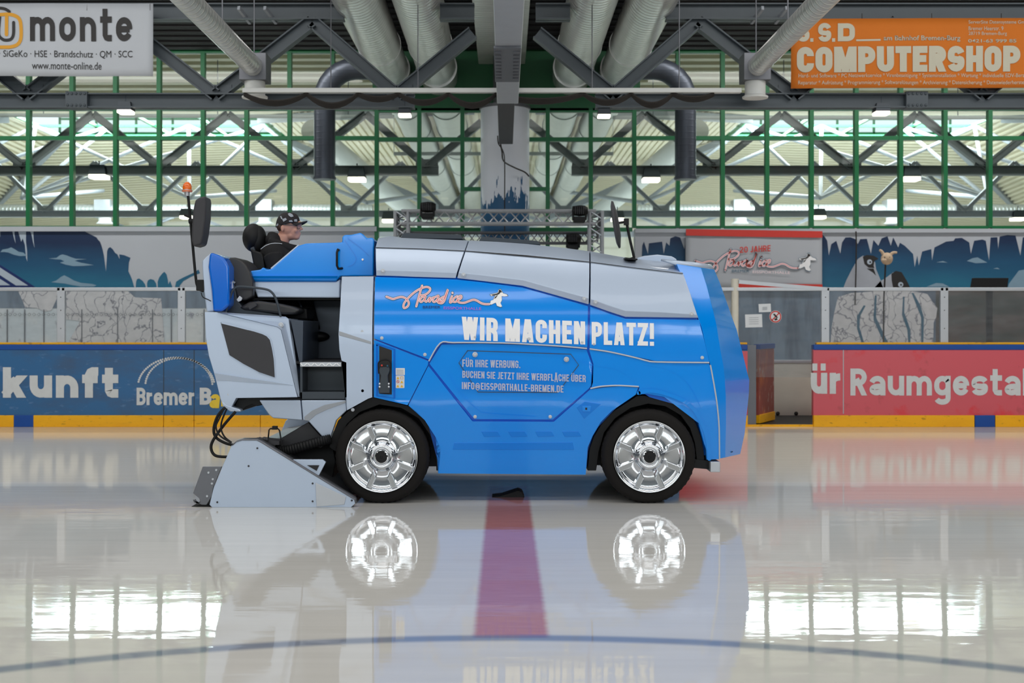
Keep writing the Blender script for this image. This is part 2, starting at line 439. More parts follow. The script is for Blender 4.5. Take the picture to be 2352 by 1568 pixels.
def sheet(polys, yfun, Yp, thick, cuts=(), bm=None):
    """outlines in photo pixels (plane Yp) laid on the surface y = yfun(x, z), 'thick' metres deep"""
    bm = bm or bmesh.new()
    for pts in polys:
        b2 = bmesh.new()
        vs = []
        for x, y in pts:
            p = P(x, y, Yp); vs.append(b2.verts.new((p.x, 0, p.z)))
        b2.faces.new(vs)
        drape(b2, yfun, thick, cuts)
        me = bpy.data.meshes.new('tmp'); b2.to_mesh(me); b2.free(); bm.from_mesh(me); bpy.data.meshes.remove(me)
    return bm

def drape(b2, yfun, thick, cuts=()):
    if cuts:
        bmesh.ops.triangulate(b2, faces=b2.faces[:])
        for z in cuts:
            bmesh.ops.bisect_plane(b2, geom=b2.verts[:] + b2.edges[:] + b2.faces[:], plane_co=(0, 0, z), plane_no=(0, 0, 1))
    front = b2.verts[:]
    if thick:
        r = bmesh.ops.extrude_face_region(b2, geom=b2.faces[:], use_keep_orig=True)
        new = [g for g in r['geom'] if isinstance(g, bmesh.types.BMVert)]
        ns = set(new)
        for v in new: v.co.y = yfun(v.co.x, v.co.z) + thick
        for v in front:
            if v not in ns: v.co.y = yfun(v.co.x, v.co.z)
    else:
        for v in front: v.co.y = yfun(v.co.x, v.co.z)

def plate(name, polys, yfun, Yp, thick, m, parent=None, bevel=0.0, cuts=(), seg=2, smooth=30):
    if not isinstance(polys[0][0], (tuple, list)): polys = [polys]
    if isinstance(yfun, (int, float)): yfun = flat(yfun)
    k = MB(); k.bm.free(); k.bm = sheet(polys, yfun, Yp, thick, cuts)
    return k.build(name, m, parent, bevel=bevel, seg=seg, smooth=smooth)

_text_cache = {}
def text_bm(body, bold=0.0):
    if (body, bold) not in _text_cache:
        c = bpy.data.curves.new('t', 'FONT'); c.body = body; c.size = 1.0; c.offset = bold; c.resolution_u = 5
        o = bpy.data.objects.new('t', c); COL.objects.link(o)
        bpy.context.view_layer.update()
        me = bpy.data.meshes.new_from_object(o.evaluated_get(bpy.context.evaluated_depsgraph_get()))
        bpy.data.objects.remove(o); bpy.data.curves.remove(c)
        _text_cache[(body, bold)] = me
    return _text_cache[(body, bold)]

def text(name, body, rect, yfun, Yp, m, parent=None, bold=0.0, drop=0.0, thick=0.002, cuts=(), slant=0.0):
    """lettering that fills the pixel rectangle; 'drop' lowers its right end"""
    if isinstance(yfun, (int, float)): yfun = flat(yfun)
    me = text_bm(body, bold)
    x0 = min(v.co.x for v in me.vertices); x1 = max(v.co.x for v in me.vertices)
    y0 = min(v.co.y for v in me.vertices); y1 = max(v.co.y for v in me.vertices)
    b = bmesh.new(); b.from_mesh(me)
    L, T, R, B = rect
    for v in b.verts:
        u = (v.co.x - x0) / (x1 - x0); t = (v.co.y - y0) / (y1 - y0)
        p = P(L + u * (R - L) + slant * t, B + t * (T - B) + drop * u, Yp); v.co = (p.x, 0, p.z)
    bmesh.ops.dissolve_limit(b, angle_limit=0.01, verts=b.verts[:], edges=b.edges[:])
    drape(b, yfun, thick, cuts)
    k = MB(); k.bm.free(); k.bm = b
    return k.build(name, m, parent, smooth=0)

def ribbon_pts(pts, wpx):
    """quads of a stroke of constant width, in pixels"""
    out = []; n = len(pts); L, R = [], []
    for i in range(n):
        a, b = pts[max(i - 1, 0)], pts[min(i + 1, n - 1)]
        dx, dy = b[0] - a[0], b[1] - a[1]; l = math.hypot(dx, dy) or 1
        nx, ny = -dy / l * wpx / 2, dx / l * wpx / 2
        L.append((pts[i][0] + nx, pts[i][1] + ny)); R.append((pts[i][0] - nx, pts[i][1] - ny))
    return L, R

def strokes(name, lines, wpx, yfun, Yp, m, parent, n=6, dots=True):
    """painted strokes lying on y = yfun"""
    if isinstance(yfun, (int, float)): yfun = flat(yfun)
    k = MB()
    for ln in lines:
        pts = smooth_line(ln, n) if n and len(ln) > 2 else list(ln)
        L, R = ribbon_pts(pts, wpx)
        A, B = [], []
        for (ax, ay), (bx, by) in zip(L, R):
            p = P(ax, ay, Yp); q = P(bx, by, Yp)
            A.append((p.x, yfun(p.x, p.z), p.z)); B.append((q.x, yfun(q.x, q.z), q.z))
        k.grid([A, B])
        if dots:
            for c in (pts[0], pts[-1]):
                vs = []
                for j in range(10):
                    p = P(c[0] + math.cos(j * PI / 5) * wpx / 2, c[1] + math.sin(j * PI / 5) * wpx / 2, Yp); vs.append((p.x, yfun(p.x, p.z), p.z))
                k.faces(vs, [tuple(range(10))])
    return k.build(name, m, parent, smooth=0)

def disc_px(cx, cy, r, n=12):
    return [(cx + math.cos(2 * PI * i / n) * r, cy + math.sin(2 * PI * i / n) * r) for i in range(n)]

def rrect(x0, y0, x1, y1, r, n=4):
    out = []
    for cx, cy, a0 in ((x1 - r, y0 + r, -90), (x1 - r, y1 - r, 0), (x0 + r, y1 - r, 90), (x0 + r, y0 + r, 180)):
        for i in range(n + 1):
            a = math.radians(a0 + 90 * i / n); out.append((cx + math.cos(a) * r, cy + math.sin(a) * r))
    return out
# ------------------------------------------------------------------ drawn lettering (bold sans, built from strokes)
def _arc(cx, cy, rx, ry, a0, a1, n=8):
    return [(cx + rx * math.cos(math.radians(a0 + (a1 - a0) * i / n)), cy + ry * math.sin(math.radians(a0 + (a1 - a0) * i / n))) for i in range(n + 1)]

def glyph(ch, t, w0):
    """-> (list of centre lines, advance width); caps are 1 high, lower case x-height 0.73"""
    h = t / 2; X = 0.73; w = w0; W = lambda f: w0 * f
    L, R, B, T = h, w - h, h, 1 - h
    r = min(R - L, 0.46) * 0.5
    def bowl(x0, x1, y0, y1, rr): return [(x0, y1), (x1 - rr, y1)] + _arc(x1 - rr, y1 - rr, rr, rr, 90, 0, 6)[1:] + _arc(x1 - rr, y0 + rr, rr, rr, 0, -90, 6) + [(x0, y0)]
    def ring(x0, x1, y0, y1): 
        rr = (x1 - x0) / 2; ry = min(rr, (y1 - y0) / 2); cx = (x0 + x1) / 2
        return _arc(cx, y1 - ry, rr, ry, 0, 180, 12) + _arc(cx, y0 + ry, rr, ry, 180, 360, 12) + [(x1, y1 - ry), _arc(cx, y1 - ry, rr, ry, 0, 180, 12)[1]]
    e = t * 0.9
    def ext(a, b):
        dx, dy = b[0] - a[0], b[1] - a[1]; l = math.hypot(dx, dy)
        return [(a[0] - dx / l * e, a[1] - dy / l * e), (b[0] + dx / l * e, b[1] + dy / l * e)]
    cx = (L + R) / 2
    def esse(y0, y1):
        rr = (R - L) / 2; ry = min((y1 - y0) / 4, rr * 1.1); m = (y0 + y1) / 2
        return _arc(cx, y1 - ry, rr, ry, 10, 180, 8) + [(L, m + ry * 0.9)] + _arc(cx, m + ry * 0.35, rr, ry * 0.55, 180, 235, 4) + [(cx + rr * 0.4, m - ry * 0.25)] + _arc(cx, m - ry * 0.45, rr, ry * 0.6, 40, 0, 4) + [(R, y0 + ry)] + _arc(cx, y0 + ry, rr, ry, 0, -170, 8)
    if ch == ' ': return [], w0 * 0.42
    if ch == 'I': return [[(h, 0), (h, 1)]], t
    if ch == 'l': return [[(h, 0), (h, 1)]], t
    if ch == 'H': return [[(L, 0), (L, 1)], [(R, 0), (R, 1)], [(L, .5), (R, .5)]], w
    if ch == 'E': w = W(.86); return [[(L, 0), (L, 1)], [(0, T), (w, T)], [(L, .51), (w * .92, .51)], [(0, B), (w, B)]], w
    if ch == 'F': w = W(.84); return [[(L, 0), (L, 1)], [(0, T), (w, T)], [(L, .5), (w * .92, .5)]], w
    if ch == 'L': w = W(.82); return [[(L, 0), (L, 1)], [(0, B), (w, B)]], w
    if ch == 'T': w = W(.92); return [[(w / 2, 0), (w / 2, 1)], [(0, T), (w, T)]], w
    if ch == 'Z': return [[(0, T), (w, T)], [(0, B), (w, B)], ext((h * 1.15, t * .6), (w - h * 1.15, 1 - t * .6))], w
    if ch == 'N': return [[(L, 0), (L, 1)], [(R, 0), (R, 1)], ext((L, 1), (R, 0))], w
    if ch == 'M': w = W(1.3); R = w - h; return [[(L, 0), (L, 1)], [(R, 0), (R, 1)], ext((L + t * .12, 1), (w / 2, .08)), ext((R - t * .12, 1), (w / 2, .08))], w
    if ch == 'W': w = W(1.42); q = w / 4; return [ext((h * .9, 1), (q + h * .3, 0)), ext((q + h * .3, 0), (w / 2, 1)), ext((w / 2, 1), (3 * q - h * .3, 0)), ext((3 * q - h * .3, 0), (w - h * .9, 1))], w
    if ch in 'AÄ': w = W(1.04); return [ext((h, 0), (w / 2 - h * .35, 1)), ext((w - h, 0), (w / 2 + h * .35, 1)), [(w * .24, .27), (w * .76, .27)]] + ([[(w * .22, 1.15), (w * .40, 1.15)], [(w * .60, 1.15), (w * .78, 1.15)]] if ch == 'Ä' else []), w
    if ch == 'P': return [[(L, 0), (L, 1)], bowl(L, R, .44, T, r)], w
    if ch == 'R': return [[(L, 0), (L, 1)], bowl(L, R, .46, T, r), ext((cx, .46), (R, 0)) if w0 > .5 else [(cx, .46), (R - t * .1, .36), (R, .25), (R, 0)]], w
    if ch == 'B': return [[(L, 0), (L, 1)], bowl(L, R * .98, .52, T, min(r, .2)), bowl(L, R, B, .52, min(r, .22))], w
    if ch == 'D': return [[(L, 0), (L, 1)], bowl(L, R, B, T, r)], w
    if ch in 'O0': return [ring(L, R, B, T)], w
    if ch == 'C': rr = (R - L) / 2; ry = min(rr, .42); return [[(R, .64)] + _arc(cx, T - ry, rr, ry, 0, 180, 10) + _arc(cx, B + ry, rr, ry, 180, 360, 10) + [(R, .36)]], w
    if ch == 'G': rr = (R - L) / 2; ry = min(rr, .42); return [[(R, .66)] + _arc(cx, T - ry, rr, ry, 0, 180, 10) + _arc(cx, B + ry, rr, ry, 180, 360, 10) + [(R, .5)], [(cx, .46), (w, .46)]], w
    if ch in 'UÜ': rr = (R - L) / 2; ry = min(rr, .42); return [[(L, 1)] + _arc(cx, B + ry, rr, ry, 180, 360, 12) + [(R, 1)]] + ([[(L - h * .4, 1.15), (L + h, 1.15)], [(R - h, 1.15), (R + h * .4, 1.15)]] if ch == 'Ü' else []), w
    if ch == 'J': w = W(.74); R = w - h; cx = (L * .6 + R) / 2; rr = R - cx; return [[(R, 1)] + _arc(cx, B + rr, rr, rr, 0, -160, 8)], w
    if ch == 'S': return [esse(B, T)], w
    if ch == '2': rr = (R - L) / 2; return [_arc(cx, T - rr, rr, rr, 175, -20, 10) + [(L + h * .2, t)], [(0, B), (w, B)]], w
    if ch == '!': return [[(h, .3), (h, 1)], [(h, 0), (h, .18)]], t
    if ch == '.': return [[(h, 0), (h, t * 1.05)]], t
    if ch == '-': return [[(0, .42), (w * .62, .42)]], w * .62
    if ch == '@': w = W(1.55); R = w - h; return [_arc(w / 2, .42, R - w / 2, .48, -60, 290, 22)[::-1], ring(w * .34, w * .64, .26, .62), [(w * .66, .64), (w * .66, .3), (w * .78, .22)]], w
    # lower case
    rr = (R - L) / 2; ry = min(rr * 1.05, X * .45)
    if ch == 'n': return [[(L, 0), (L, X)], [(L, X * .45)] + _arc(cx, X - h - ry, rr, ry, 170, 0, 10) + [(R, 0)]], w
    if ch in 'uü': return [[(R, 0), (R, X)], [(L, X)] + _arc(cx, h + ry, rr, ry, 180, 350, 10) + [(R, X * .55)]] + ([[(L - h * .5, .93), (L + h * 1.1, .93)], [(R - h * 1.1, .93), (R + h * .5, .93)]] if ch == 'ü' else []), w
    if ch == 'm':
        w = W(1.55); R = w - h; c = w / 2; q = (c - L) / 2; ry = min(q * 1.1, X * .4)
        return [[(L, 0), (L, X)], [(L, X * .45)] + _arc(L + q, X - h - ry, q, ry, 170, 0, 8) + [(c, 0)], [(c, X * .45)] + _arc(c + q, X - h - ry, q, ry, 170, 0, 8) + [(R, 0)]], w
    if ch == 'r': w = W(.7); return [[(L, 0), (L, X)], [(L, X * .5)] + _arc(L + w * .62, X - h * 1.15 - w * .35, w * .62, w * .35, 165, 88, 6)], w
    if ch == 'o': return [ring(L, R, h, X - h)], w
    if ch == 'e': m = X * .5; return [[(L, m), (R, m)], [(R, m)] + _arc(cx, X - h - ry, rr, ry, 0, 180, 10) + _arc(cx, h + ry, rr, ry, 180, 335, 10)], w
    if ch == 'a': m = X * .52; return [_arc(cx, X - h - ry * .8, rr, ry * .8, 165, 0, 10) + [(R, 0)], [(R, m - h * .3), (cx, m - h * .45)] + _arc(cx, (h + m - h * .45) / 2, rr * .95, (m - h * 1.45) / 2, 95, 265, 10) + [(R, h * 1.6)]], w
    if ch == 's': return [esse(h, X - h)], w
    if ch == 't': w = W(.72); c = w * .42; return [[(c, .98), (c, h + .08), (c + .04, h + .02), (c + .10, h), (w, h)], [(0, X - h * .8), (w, X - h * .8)]], w
    if ch == 'f': w = W(.72); c = w * .42; return [[(c, 0), (c, 1 - h - .1), (c + .04, 1 - h - .03), (c + .11, 1 - h), (w, 1 - h)], [(0, X - h * .8), (w * .96, X - h * .8)]], w
    if ch == 'k': w = W(1.02); return [[(L, 0), (L, 1)], ext((L + t * .3, X * .36), (w - h * 1.1, X - t * .1)), ext((L + t * .9, X * .56), (w - h * 1.1, 0))], w
    if ch == 'g': return [ring(L, R, h, X - h), [(R, X)] + [(R, -.08)] + _arc(cx, -.10, rr, .14, 0, -165, 10)], w
    return [[(h, 0), (h, X)]], t

def letters(name, body, rect, yfun, Yp, m, parent=None, t=0.16, w=0.42, gap=0.09, drop=0.0, thick=0.0012, cuts=(), base=None, slant=0.0):
    """stroke lettering; rect's top/bottom are cap height and baseline in photo pixels"""
    if isinstance(yfun, (int, float)): yfun = flat(yfun)
    quads = []; x = 0.0
    for ch in body:
        lines, adv = glyph(ch, t, w)
        for li, ln in enumerate(lines):
            pts = [ln[0]]
            for p in ln[1:]:
                if math.hypot(p[0] - pts[-1][0], p[1] - pts[-1][1]) > 1e-4: pts.append(p)
            L, R = ribbon_pts(pts, t * (1.0 if ch not in '@' else 0.75))
            for i in range(len(pts) - 1):
                quads.append(((L[i], L[i + 1], R[i + 1], R[i]), x, ch, li))
        x += adv + (gap if ch != ' ' else gap * 0.4)
    width = x - gap
    Lp, Tp, Rp, Bp = rect
    b = bmesh.new()
    for qi, (q, ox, ch, li) in enumerate(quads):
        qi %= 40
        vs = []
        lo, hi = (-0.5, 1.3) if ch in 'gÄÜü' or ch in '@' else (0.0, 1.0)
        if ch == 'k' and li == 1: hi = 0.73
        poly = list(q)
        for lim, keep in ((lo, 1), (hi, -1)):                         # trim slanting ends at base line and cap line
            out = []
            for i in range(len(poly)):
                a, c = poly[i - 1], poly[i]
                ia, ic = (a[1] - lim) * keep >= -1e-9, (c[1] - lim) * keep >= -1e-9
                if ia != ic:
                    f = (lim - a[1]) / (c[1] - a[1]); out.append((a[0] + (c[0] - a[0]) * f, lim))
                if ic: out.append(c)
            poly = out
            if not poly: break
        if len(poly) < 3: continue
        for px, py in poly:
            u = (px + ox) / width
            p = P(Lp + u * (Rp - Lp) + slant * py, Bp + py * (Tp - Bp) + drop * u, Yp); vs.append(b.verts.new((p.x, -0.0003 * li - 0.00002 * qi, p.z)))
        try: b.faces.new(vs)
        except ValueError: pass
    bmesh.ops.dissolve_degenerate(b, dist=1e-6, edges=b.edges[:])
    if cuts:
        bmesh.ops.triangulate(b, faces=b.faces[:])
        for z in cuts: bmesh.ops.bisect_plane(b, geom=b.verts[:] + b.edges[:] + b.faces[:], plane_co=(0, 0, z), plane_no=(0, 0, 1))
    for v in b.verts: v.co.y += yfun(v.co.x, v.co.z) - thick
    k = MB(); k.bm.free(); k.bm = b
    return k.build(name, m, parent, smooth=0)
# ================================================================== THE HALL
YB, YW = 17.33, 22.0                                   # rink boards, glazed back wall
def st(o): return tag(o, kind='structure')
st(MB().box((-30, -13, -0.2), (30, 24, 0)).build('floor', M['ice'], smooth=0))
# near-side wall and roof deck over the rink
st(MB().box((-30, -13.3, 0), (30, -13, 7.8)).build('wall_front', M['wallgrey'], smooth=0))
st(MB().box((-26.2, -13, 0), (-26, 24, 7.8)).build('wall_left', M['wallgrey'], smooth=0))
st(MB().box((26, -13, 0), (26.2, 24, 7.8)).build('wall_right', M['wallgrey'], smooth=0))
def deck(rows, m, pitch=0.28, depth=0.05, along='x'):
    """trapezoidal metal deck between two edges: rows = (edge0 a,b), (edge1 a,b); ribs run from a to b"""
    (a0, b0), (a1, b1) = [(Vector(p), Vector(q)) for p, q in rows]
    n = max(2, int((a1 - a0).length / pitch)); nrm = (b0 - a0).cross(a1 - a0).normalized()
    if nrm.z > 0: nrm = -nrm
    pts = []
    for i in range(n):
        for f, d in ((0, 0), (0.42, 0), (0.5, 1), (0.92, 1)): pts.append(((i + f) / n, d))
    pts.append((1, 0))
    A = [a0.lerp(a1, f) + nrm * (d * depth) for f, d in pts]; B = [b0.lerp(b1, f) + nrm * (d * depth) for f, d in pts]
    return MB().grid([A, B])
MB_ = deck([((-26, 22, 6.22), (26, 22, 6.22)), ((-26, 15, 6.6), (26, 15, 6.6))], None, 0.3)
st(MB_.build('ceiling', M['deckdark'], smooth=0, solid=0.03))
st(deck([((-26, 14.98, 6.66), (26, 14.98, 6.66)), ((-26, -13, 7.75), (26, -13, 7.75))], None, 0.9).build('ceiling_front', M['deckdark'], smooth=0, solid=0.03))
def along_x(name, px0, px1, py0, py1, Y, d, m, kind=True):
    a, b = P(px0, py1, Y), P(px1, py0, Y)
    o = MB().box((a.x, Y, a.z), (b.x, Y + d, b.z)).build(name, m, smooth=0)
    return st(o) if kind else o
along_x('trim_1', -800, 3150, 98, 106, 22.0, 0.1, M['deckline'])
along_x('trim_2', -800, 3150, 49, 57, 20.6, 0.12, M['deckline'])
along_x('trim_3', -800, 3150, 66, 92, 21.6, 0.2, M['steel'])
# mullions of the window band on the near side
k = MB()
for i in range(22): k.box((-17 + i * 1.6, -12.4, 3.5), (-16.82 + i * 1.6, -12.3, 6.05))
for z in (3.5, 4.7, 5.95): k.box((-17, -12.4, z), (17, -12.3, z + 0.1))
st(k.build('window_front', M['green'], smooth=0))
# pale lower wall with the murals and the glazing above it
xl, xr = P(865, 525, YW).x, P(1459, 525, YW).x
st(MB().box((-26, YW, 0), (xl, YW + 0.25, 3.065)).build('wall_back_left', M['wallgrey'], smooth=0))
st(MB().box((xr, YW, 0), (26, YW + 0.25, 3.065)).build('wall_back_right', M['wallgrey'], smooth=0))
st(MB().box((xl, YW + 0.02, 0), (xr, YW + 0.25, 1.7)).build('wall_back_centre', M['wallgrey'], smooth=0))
st(along_x('trim_4', -800, 865, 520, 531, YW - 0.05, 0.1, M['wallgrey']))
st(along_x('trim_5', 1459, 3150, 525, 534, YW - 0.05, 0.1, M['wallgrey']))
# green panel in the middle of the glazing
a, b = P(856, 254, YW), P(1470, 60, YW)
st(MB().box((a.x, YW - 0.02, a.z), (b.x, YW + 0.12, 6.3)).build('wall_back_top', M['greenpanel'], smooth=0))
mull = [-735, -635, -535, -435, -335, -235, -135, -35, 65, 165, 265, 365, 466, 566, 665, 764, 865, 963, 1062, 1258, 1357, 1457, 1557, 1660, 1762, 1864, 1967, 2069, 2171, 2274, 2375, 2475, 2576, 2677, 2778, 2879, 2980]
for i, (m0, m1) in enumerate(zip(mull, mull[1:])):
    mid = 865 <= m0 < 1457
    top = 253 if mid else 112
    k = MB(); rows = [527, 320, 253] if mid else [523, 317, 249, 112]
    bot = 640 if mid else 523
    X0, X1 = P(m0, 0, YW).x, P(m1, 0, YW).x
    z0, z1 = P(0, bot, YW).z, P(0, top, YW).z
    k.box((X0 - 0.035, YW - 0.03, z0), (X0 + 0.035, YW + 0.10, z1))
    for r in rows:
        t_ = 0.075 if (r == 112) else 0.034
        zz = P(0, r, YW).z; k.box((X0 + 0.035, YW - 0.02, zz - t_), (X1 - 0.035, YW + 0.09, zz + t_))
    if m0 in (1062,):
        for q0, q1 in ((1062, 1108), (1212, 1258)):
            zz = P(0, 434, YW).z; k.box((P(q0, 0, YW).x + 0.03, YW - 0.02, zz - 0.034), (P(q1, 0, YW).x - 0.03, YW + 0.09, zz + 0.034))
    o = st(k.build('window_%d' % (i + 1), M['green'], smooth=0))
    lv = ([640] if mid else []) + rows
    for r0, r1 in zip(lv, lv[1:]):
        za, zb = P(0, r0, YW).z + 0.034, P(0, r1, YW).z - 0.034
        MB().box((X0 + 0.035, YW + 0.03, za), (X1 - 0.035, YW + 0.036, zb)).build('pane', M['pane'], o, smooth=0)

# ------------------------------------------------------------------ second hall behind the glass
st(deck([((-24, 22.3, 6.5), (24, 22.3, 6.5)), ((-24, 26, 6.1), (24, 26, 6.1))], None, 0.36, 0.12).build('ceiling_back', M['deck'], smooth=0, solid=0.03))
for sgn, nm in ((-1, 'left'), (1, 'right')):
    cx = sgn * 10.0
    L = [(cx - 3.4, 34, 7.1), (cx + 3.4, 34, 7.1), (cx + 3.4, 38, 7.1), (cx - 3.4, 38, 7.1)]
    B = [(cx - 9.6, 26.0, 6.08), (cx + 9.6, 26.0, 6.08), (cx + 9.6, 47, 4.7), (cx - 9.6, 47, 4.7)]
    for ii in ((1, 2) if sgn < 0 else (0, 3)): B[ii] = (B[ii][0], B[ii][1], 6.22)
    st(deck([(L[3], L[2]), (B[3], B[2])], None, 0.30, 0.12).build('ceiling_far_' + nm, M['deck'], smooth=0, solid=0.03))
    for i0, i1, s_ in ((1, 2, 'inner'), (3, 0, 'outer')):
        k = deck([(L[i0], L[i1]), (B[i0], B[i1])], None, 0.34, 0.09)
        st(k.build('ceiling_%s_%s' % (s_, nm), M['deck'], smooth=0, solid=0.03))
    st(deck([(L[0], L[1]), (B[0], B[1])], None, 0.6, 0.08).build('ceiling_near_' + nm, M['deck'], smooth=0, solid=0.03))
    # lantern: glazed box with green frame, daylight inside
    k = MB()
    for x in (-3.3, -1.65, 0, 1.65, 3.3): k.bar((cx + x, 34.05, 7.03), (cx + x, 37.95, 7.03), 0.07, 0.07)
    for y in (34.05, 36, 37.9): k.bar((cx - 3.4, y, 7.03), (cx + 3.4, y, 7.03), 0.07, 0.07)
    for x in (-3.4, -2.3, -1.1, 0, 1.1, 2.3, 3.4):
        k.bar((cx + x, 38, 7.1), (cx + x, 38, 8.3), 0.06, 0.06)
    for z in (7.12, 7.55, 8.3): k.bar((cx - 3.4, 38, z), (cx + 3.4, 38, z), 0.06, 0.06)
    lt = thing('roof_lantern', 'glazed green-framed roof lantern at the top of the %s pale roof of the far hall' % nm, 'skylight', (cx, 36, 7.1), 'roof lanterns of the second hall')
    k.build('frame', M['green'], lt, smooth=0)
    MB().box((cx - 3.4, 38.03, 7.1), (cx + 3.4, 38.05, 8.3)).build('pane', M['pane'], lt, smooth=0)
    # fan of pale struts under the lantern
    fan = thing('roof_strut_fan', 'fan of pale grey roof struts below the %s lantern of the far hall' % nm, 'roof struts', (cx, 32, 4.6), 'strut fans of the second hall')
    for bx in (-6.4, -2.1, 2.1, 6.4):
        for tx in (-3.2, -1.1, 1.1, 3.2):
            if abs(bx - tx) > 6.5: continue
            MB().tube([(cx + bx, 31 + abs(bx) * 0.3, 4.55), (cx + tx, 35.5, 6.95)], 0.05, 8).build('strut', M['steel_light'], fan)
        MB().tube([(cx + bx, 31 + abs(bx) * 0.3, 4.55), (cx + bx * 1.3, 40, 5.6)], 0.055, 8).build('strut', M['steel_light'], fan)
    for q in ((-9.3, 26.5, 5.9, -3.4, 34, 6.9), (9.3, 26.5, 5.9, 3.4, 34, 6.9), (-9.4, 46, 4.8, -3.4, 38, 6.9), (9.4, 46, 4.8, 3.4, 38, 6.9)):
        MB().bar((cx + q[0], q[1], q[2]), (cx + q[3], q[4], q[5]), 0.16, 0.2).build('hip_beam', M['steel_light'], fan, smooth=0)
st(MB().box((-24, 22.3, -0.2), (24, 47.2, 0)).build('floor_far', M['whitepaint'], smooth=0))
st(MB().box((-24.2, 22.3, 0), (-24, 47.2, 6.6)).build('wall_far_left', M['cream'], smooth=0))
st(MB().box((24, 22.3, 0), (24.2, 47.2, 6.6)).build('wall_far_right', M['cream'], smooth=0))
for nm, xx, wd in (('ceiling_edge_left', -21.8, 4.6), ('ceiling_edge_right', 21.8, 4.6)):
    st(MB().bar((xx, 25.9, 6.06), (xx, 47, 4.7), wd, 0.05).build(nm, M['deck'], smooth=0))
st(MB().box((-0.5, 26, 6.2), (0.5, 47, 6.26)).build('ceiling_valley', M['deck'], smooth=0))
st(MB().box((-24, 47.0, 0), (24, 47.2, 6.4)).build('wall_far', M['cream'], smooth=0))

# ------------------------------------------------------------------ roof trusses
def truss(label, Y, zb, zt, hb, hd, m, bots, tops, ends, top_ends=None, mi=None, wd=None):
    t = thing('roof_truss', label, 'roof truss', (0, Y, zb), 'steel roof trusses', 'thing')
    wd = wd or hd
    for a, b in ends: MB().ibeam((a, Y, zb), (b, Y, zb), hb, hb).build('bottom_chord', m, t, smooth=0)
    for a, b in (top_ends or []): MB().ibeam((a, Y, zt + 0.12), (b, Y, zt + 0.12), hb, hb * 1.1).build('top_chord', m, t, smooth=0)
    for sg in (-1, 1):
        for i, bx in enumerate(bots):
            for tx in (tops[i], tops[i + 1]):
                zz = zt - 0.15 if tx == tops[0] else zt
                MB().ibeam((sg * bx, Y, zb + hb * 0.4), (sg * tx, Y, zz), hd, hd).build('diagonal', m, t, smooth=0)
            MB().box((sg * bx - 0.2, Y - 0.02, zb + hb * 0.5), (sg * bx + 0.2, Y + 0.02, zb + hb * 0.5 + 0.12)).build('gusset_plate', m, t, smooth=0)
    return t
BOT = [1.41, 3.77, 6.23, 8.68, 11.1, 13.5]; TOP = [0.42, 2.52, 5.0, 7.44, 9.9, 12.3, 14.7]
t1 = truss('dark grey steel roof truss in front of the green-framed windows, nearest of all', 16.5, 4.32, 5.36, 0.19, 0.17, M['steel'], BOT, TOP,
           ((-18, -1.18), (1.18, 18)), ((-18, -2.1), (-0.85, -0.4), (0.4, 0.85), (2.1, 18)))
for px in (182, 2100):                                              # bolted splice plates
    p = P(px, 232, 16.5)
    k = MB().box((p.x - 0.14, 16.38, 4.22), (p.x + 0.14, 16.6, 4.43))
    for i in range(5):
        for z in (4.25, 4.40): k.ball((p.x - 0.11 + i * 0.055, 16.375, z), 0.018, n=8)
    k.build('splice_plate', M['steel'], t1, smooth=0)
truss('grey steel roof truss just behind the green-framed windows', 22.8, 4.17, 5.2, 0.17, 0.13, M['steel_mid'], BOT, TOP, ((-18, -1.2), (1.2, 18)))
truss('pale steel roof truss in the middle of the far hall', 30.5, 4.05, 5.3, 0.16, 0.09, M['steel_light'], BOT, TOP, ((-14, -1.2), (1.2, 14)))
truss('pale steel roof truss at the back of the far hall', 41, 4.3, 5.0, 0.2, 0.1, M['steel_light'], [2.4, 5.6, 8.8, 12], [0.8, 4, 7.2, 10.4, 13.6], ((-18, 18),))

# ------------------------------------------------------------------ column, hanging box duct, cable tray
col = thing('column', None, None, (0, 21.3, 0), kind='structure')
MB().lathe([(0.41, 0), (0.41, 5.02)], (0, 21.3, 0), 'Z', 64).build('shaft', M['column'], col)
MB().lathe([(0.43, 5.02), (0.43, 5.07), (0.2, 5.10), (0.2, 5.92)], (0, 21.3, 0), 'Z', 40).build('collar', M['steelgrey'], col)
def boxduct(name, label, x0, x1, z0, z1, y0, y1, m, cat='ventilation duct'):
    t = thing(name, label, cat, ((x0 + x1) / 2, y0, z1))
    MB().box((x0, y0, z0), (x1, y1, z1)).build('casing', m, t, bevel=0.008, smooth=0)
    return t
hb = boxduct('heater_duct', 'pale square duct with louvred underside hung in front of the painted column', -0.10, 0.165, 4.16, 4.42, 7.0, 15.75, M['alu'])
MB().box((-0.095, 15.75, 4.17), (0.12, 19.4, 4.40)).build('end_section', M['charcoal'], hb, bevel=0.006, smooth=0)
k = MB().box((-0.112, 12.45, 4.135), (0.158, 14.2, 4.16))
for i in range(9):
    for x in (-0.07, 0.115):
        y = 12.62 + i * 0.17; k.bar((x - 0.03, y, 4.13), (x + 0.03, y, 4.13), 0.07, 0.012)
k.build('louvre_plate', M['steelgrey'], hb, smooth=0)
for y in (9.5, 13, 17): MB().tube([(0.03, y, 4.38), (0.03, y, 6.6)], 0.012, 6).build('hanger', M['steelgrey'], hb)
MB().tube(smooth_line([P(1150, 332, 19.4), P(1153, 348, 19.6), P(1157, 370, 20), P(1180, 384, 20.6), P(1205, 395, 20.9), P(1215, 405, 20.9)]), 0.012, 6).build('cable', M['cable'], hb)
MB().tube(smooth_line([P(1143, 312, 19.3), P(1145, 330, 19.4), P(1155, 346, 19.6), P(1159, 372, 20.2), P(1159, 460, 20.85), P(1159, 540, 20.86)]), 0.009, 6).build('cable', M['cable'], hb)
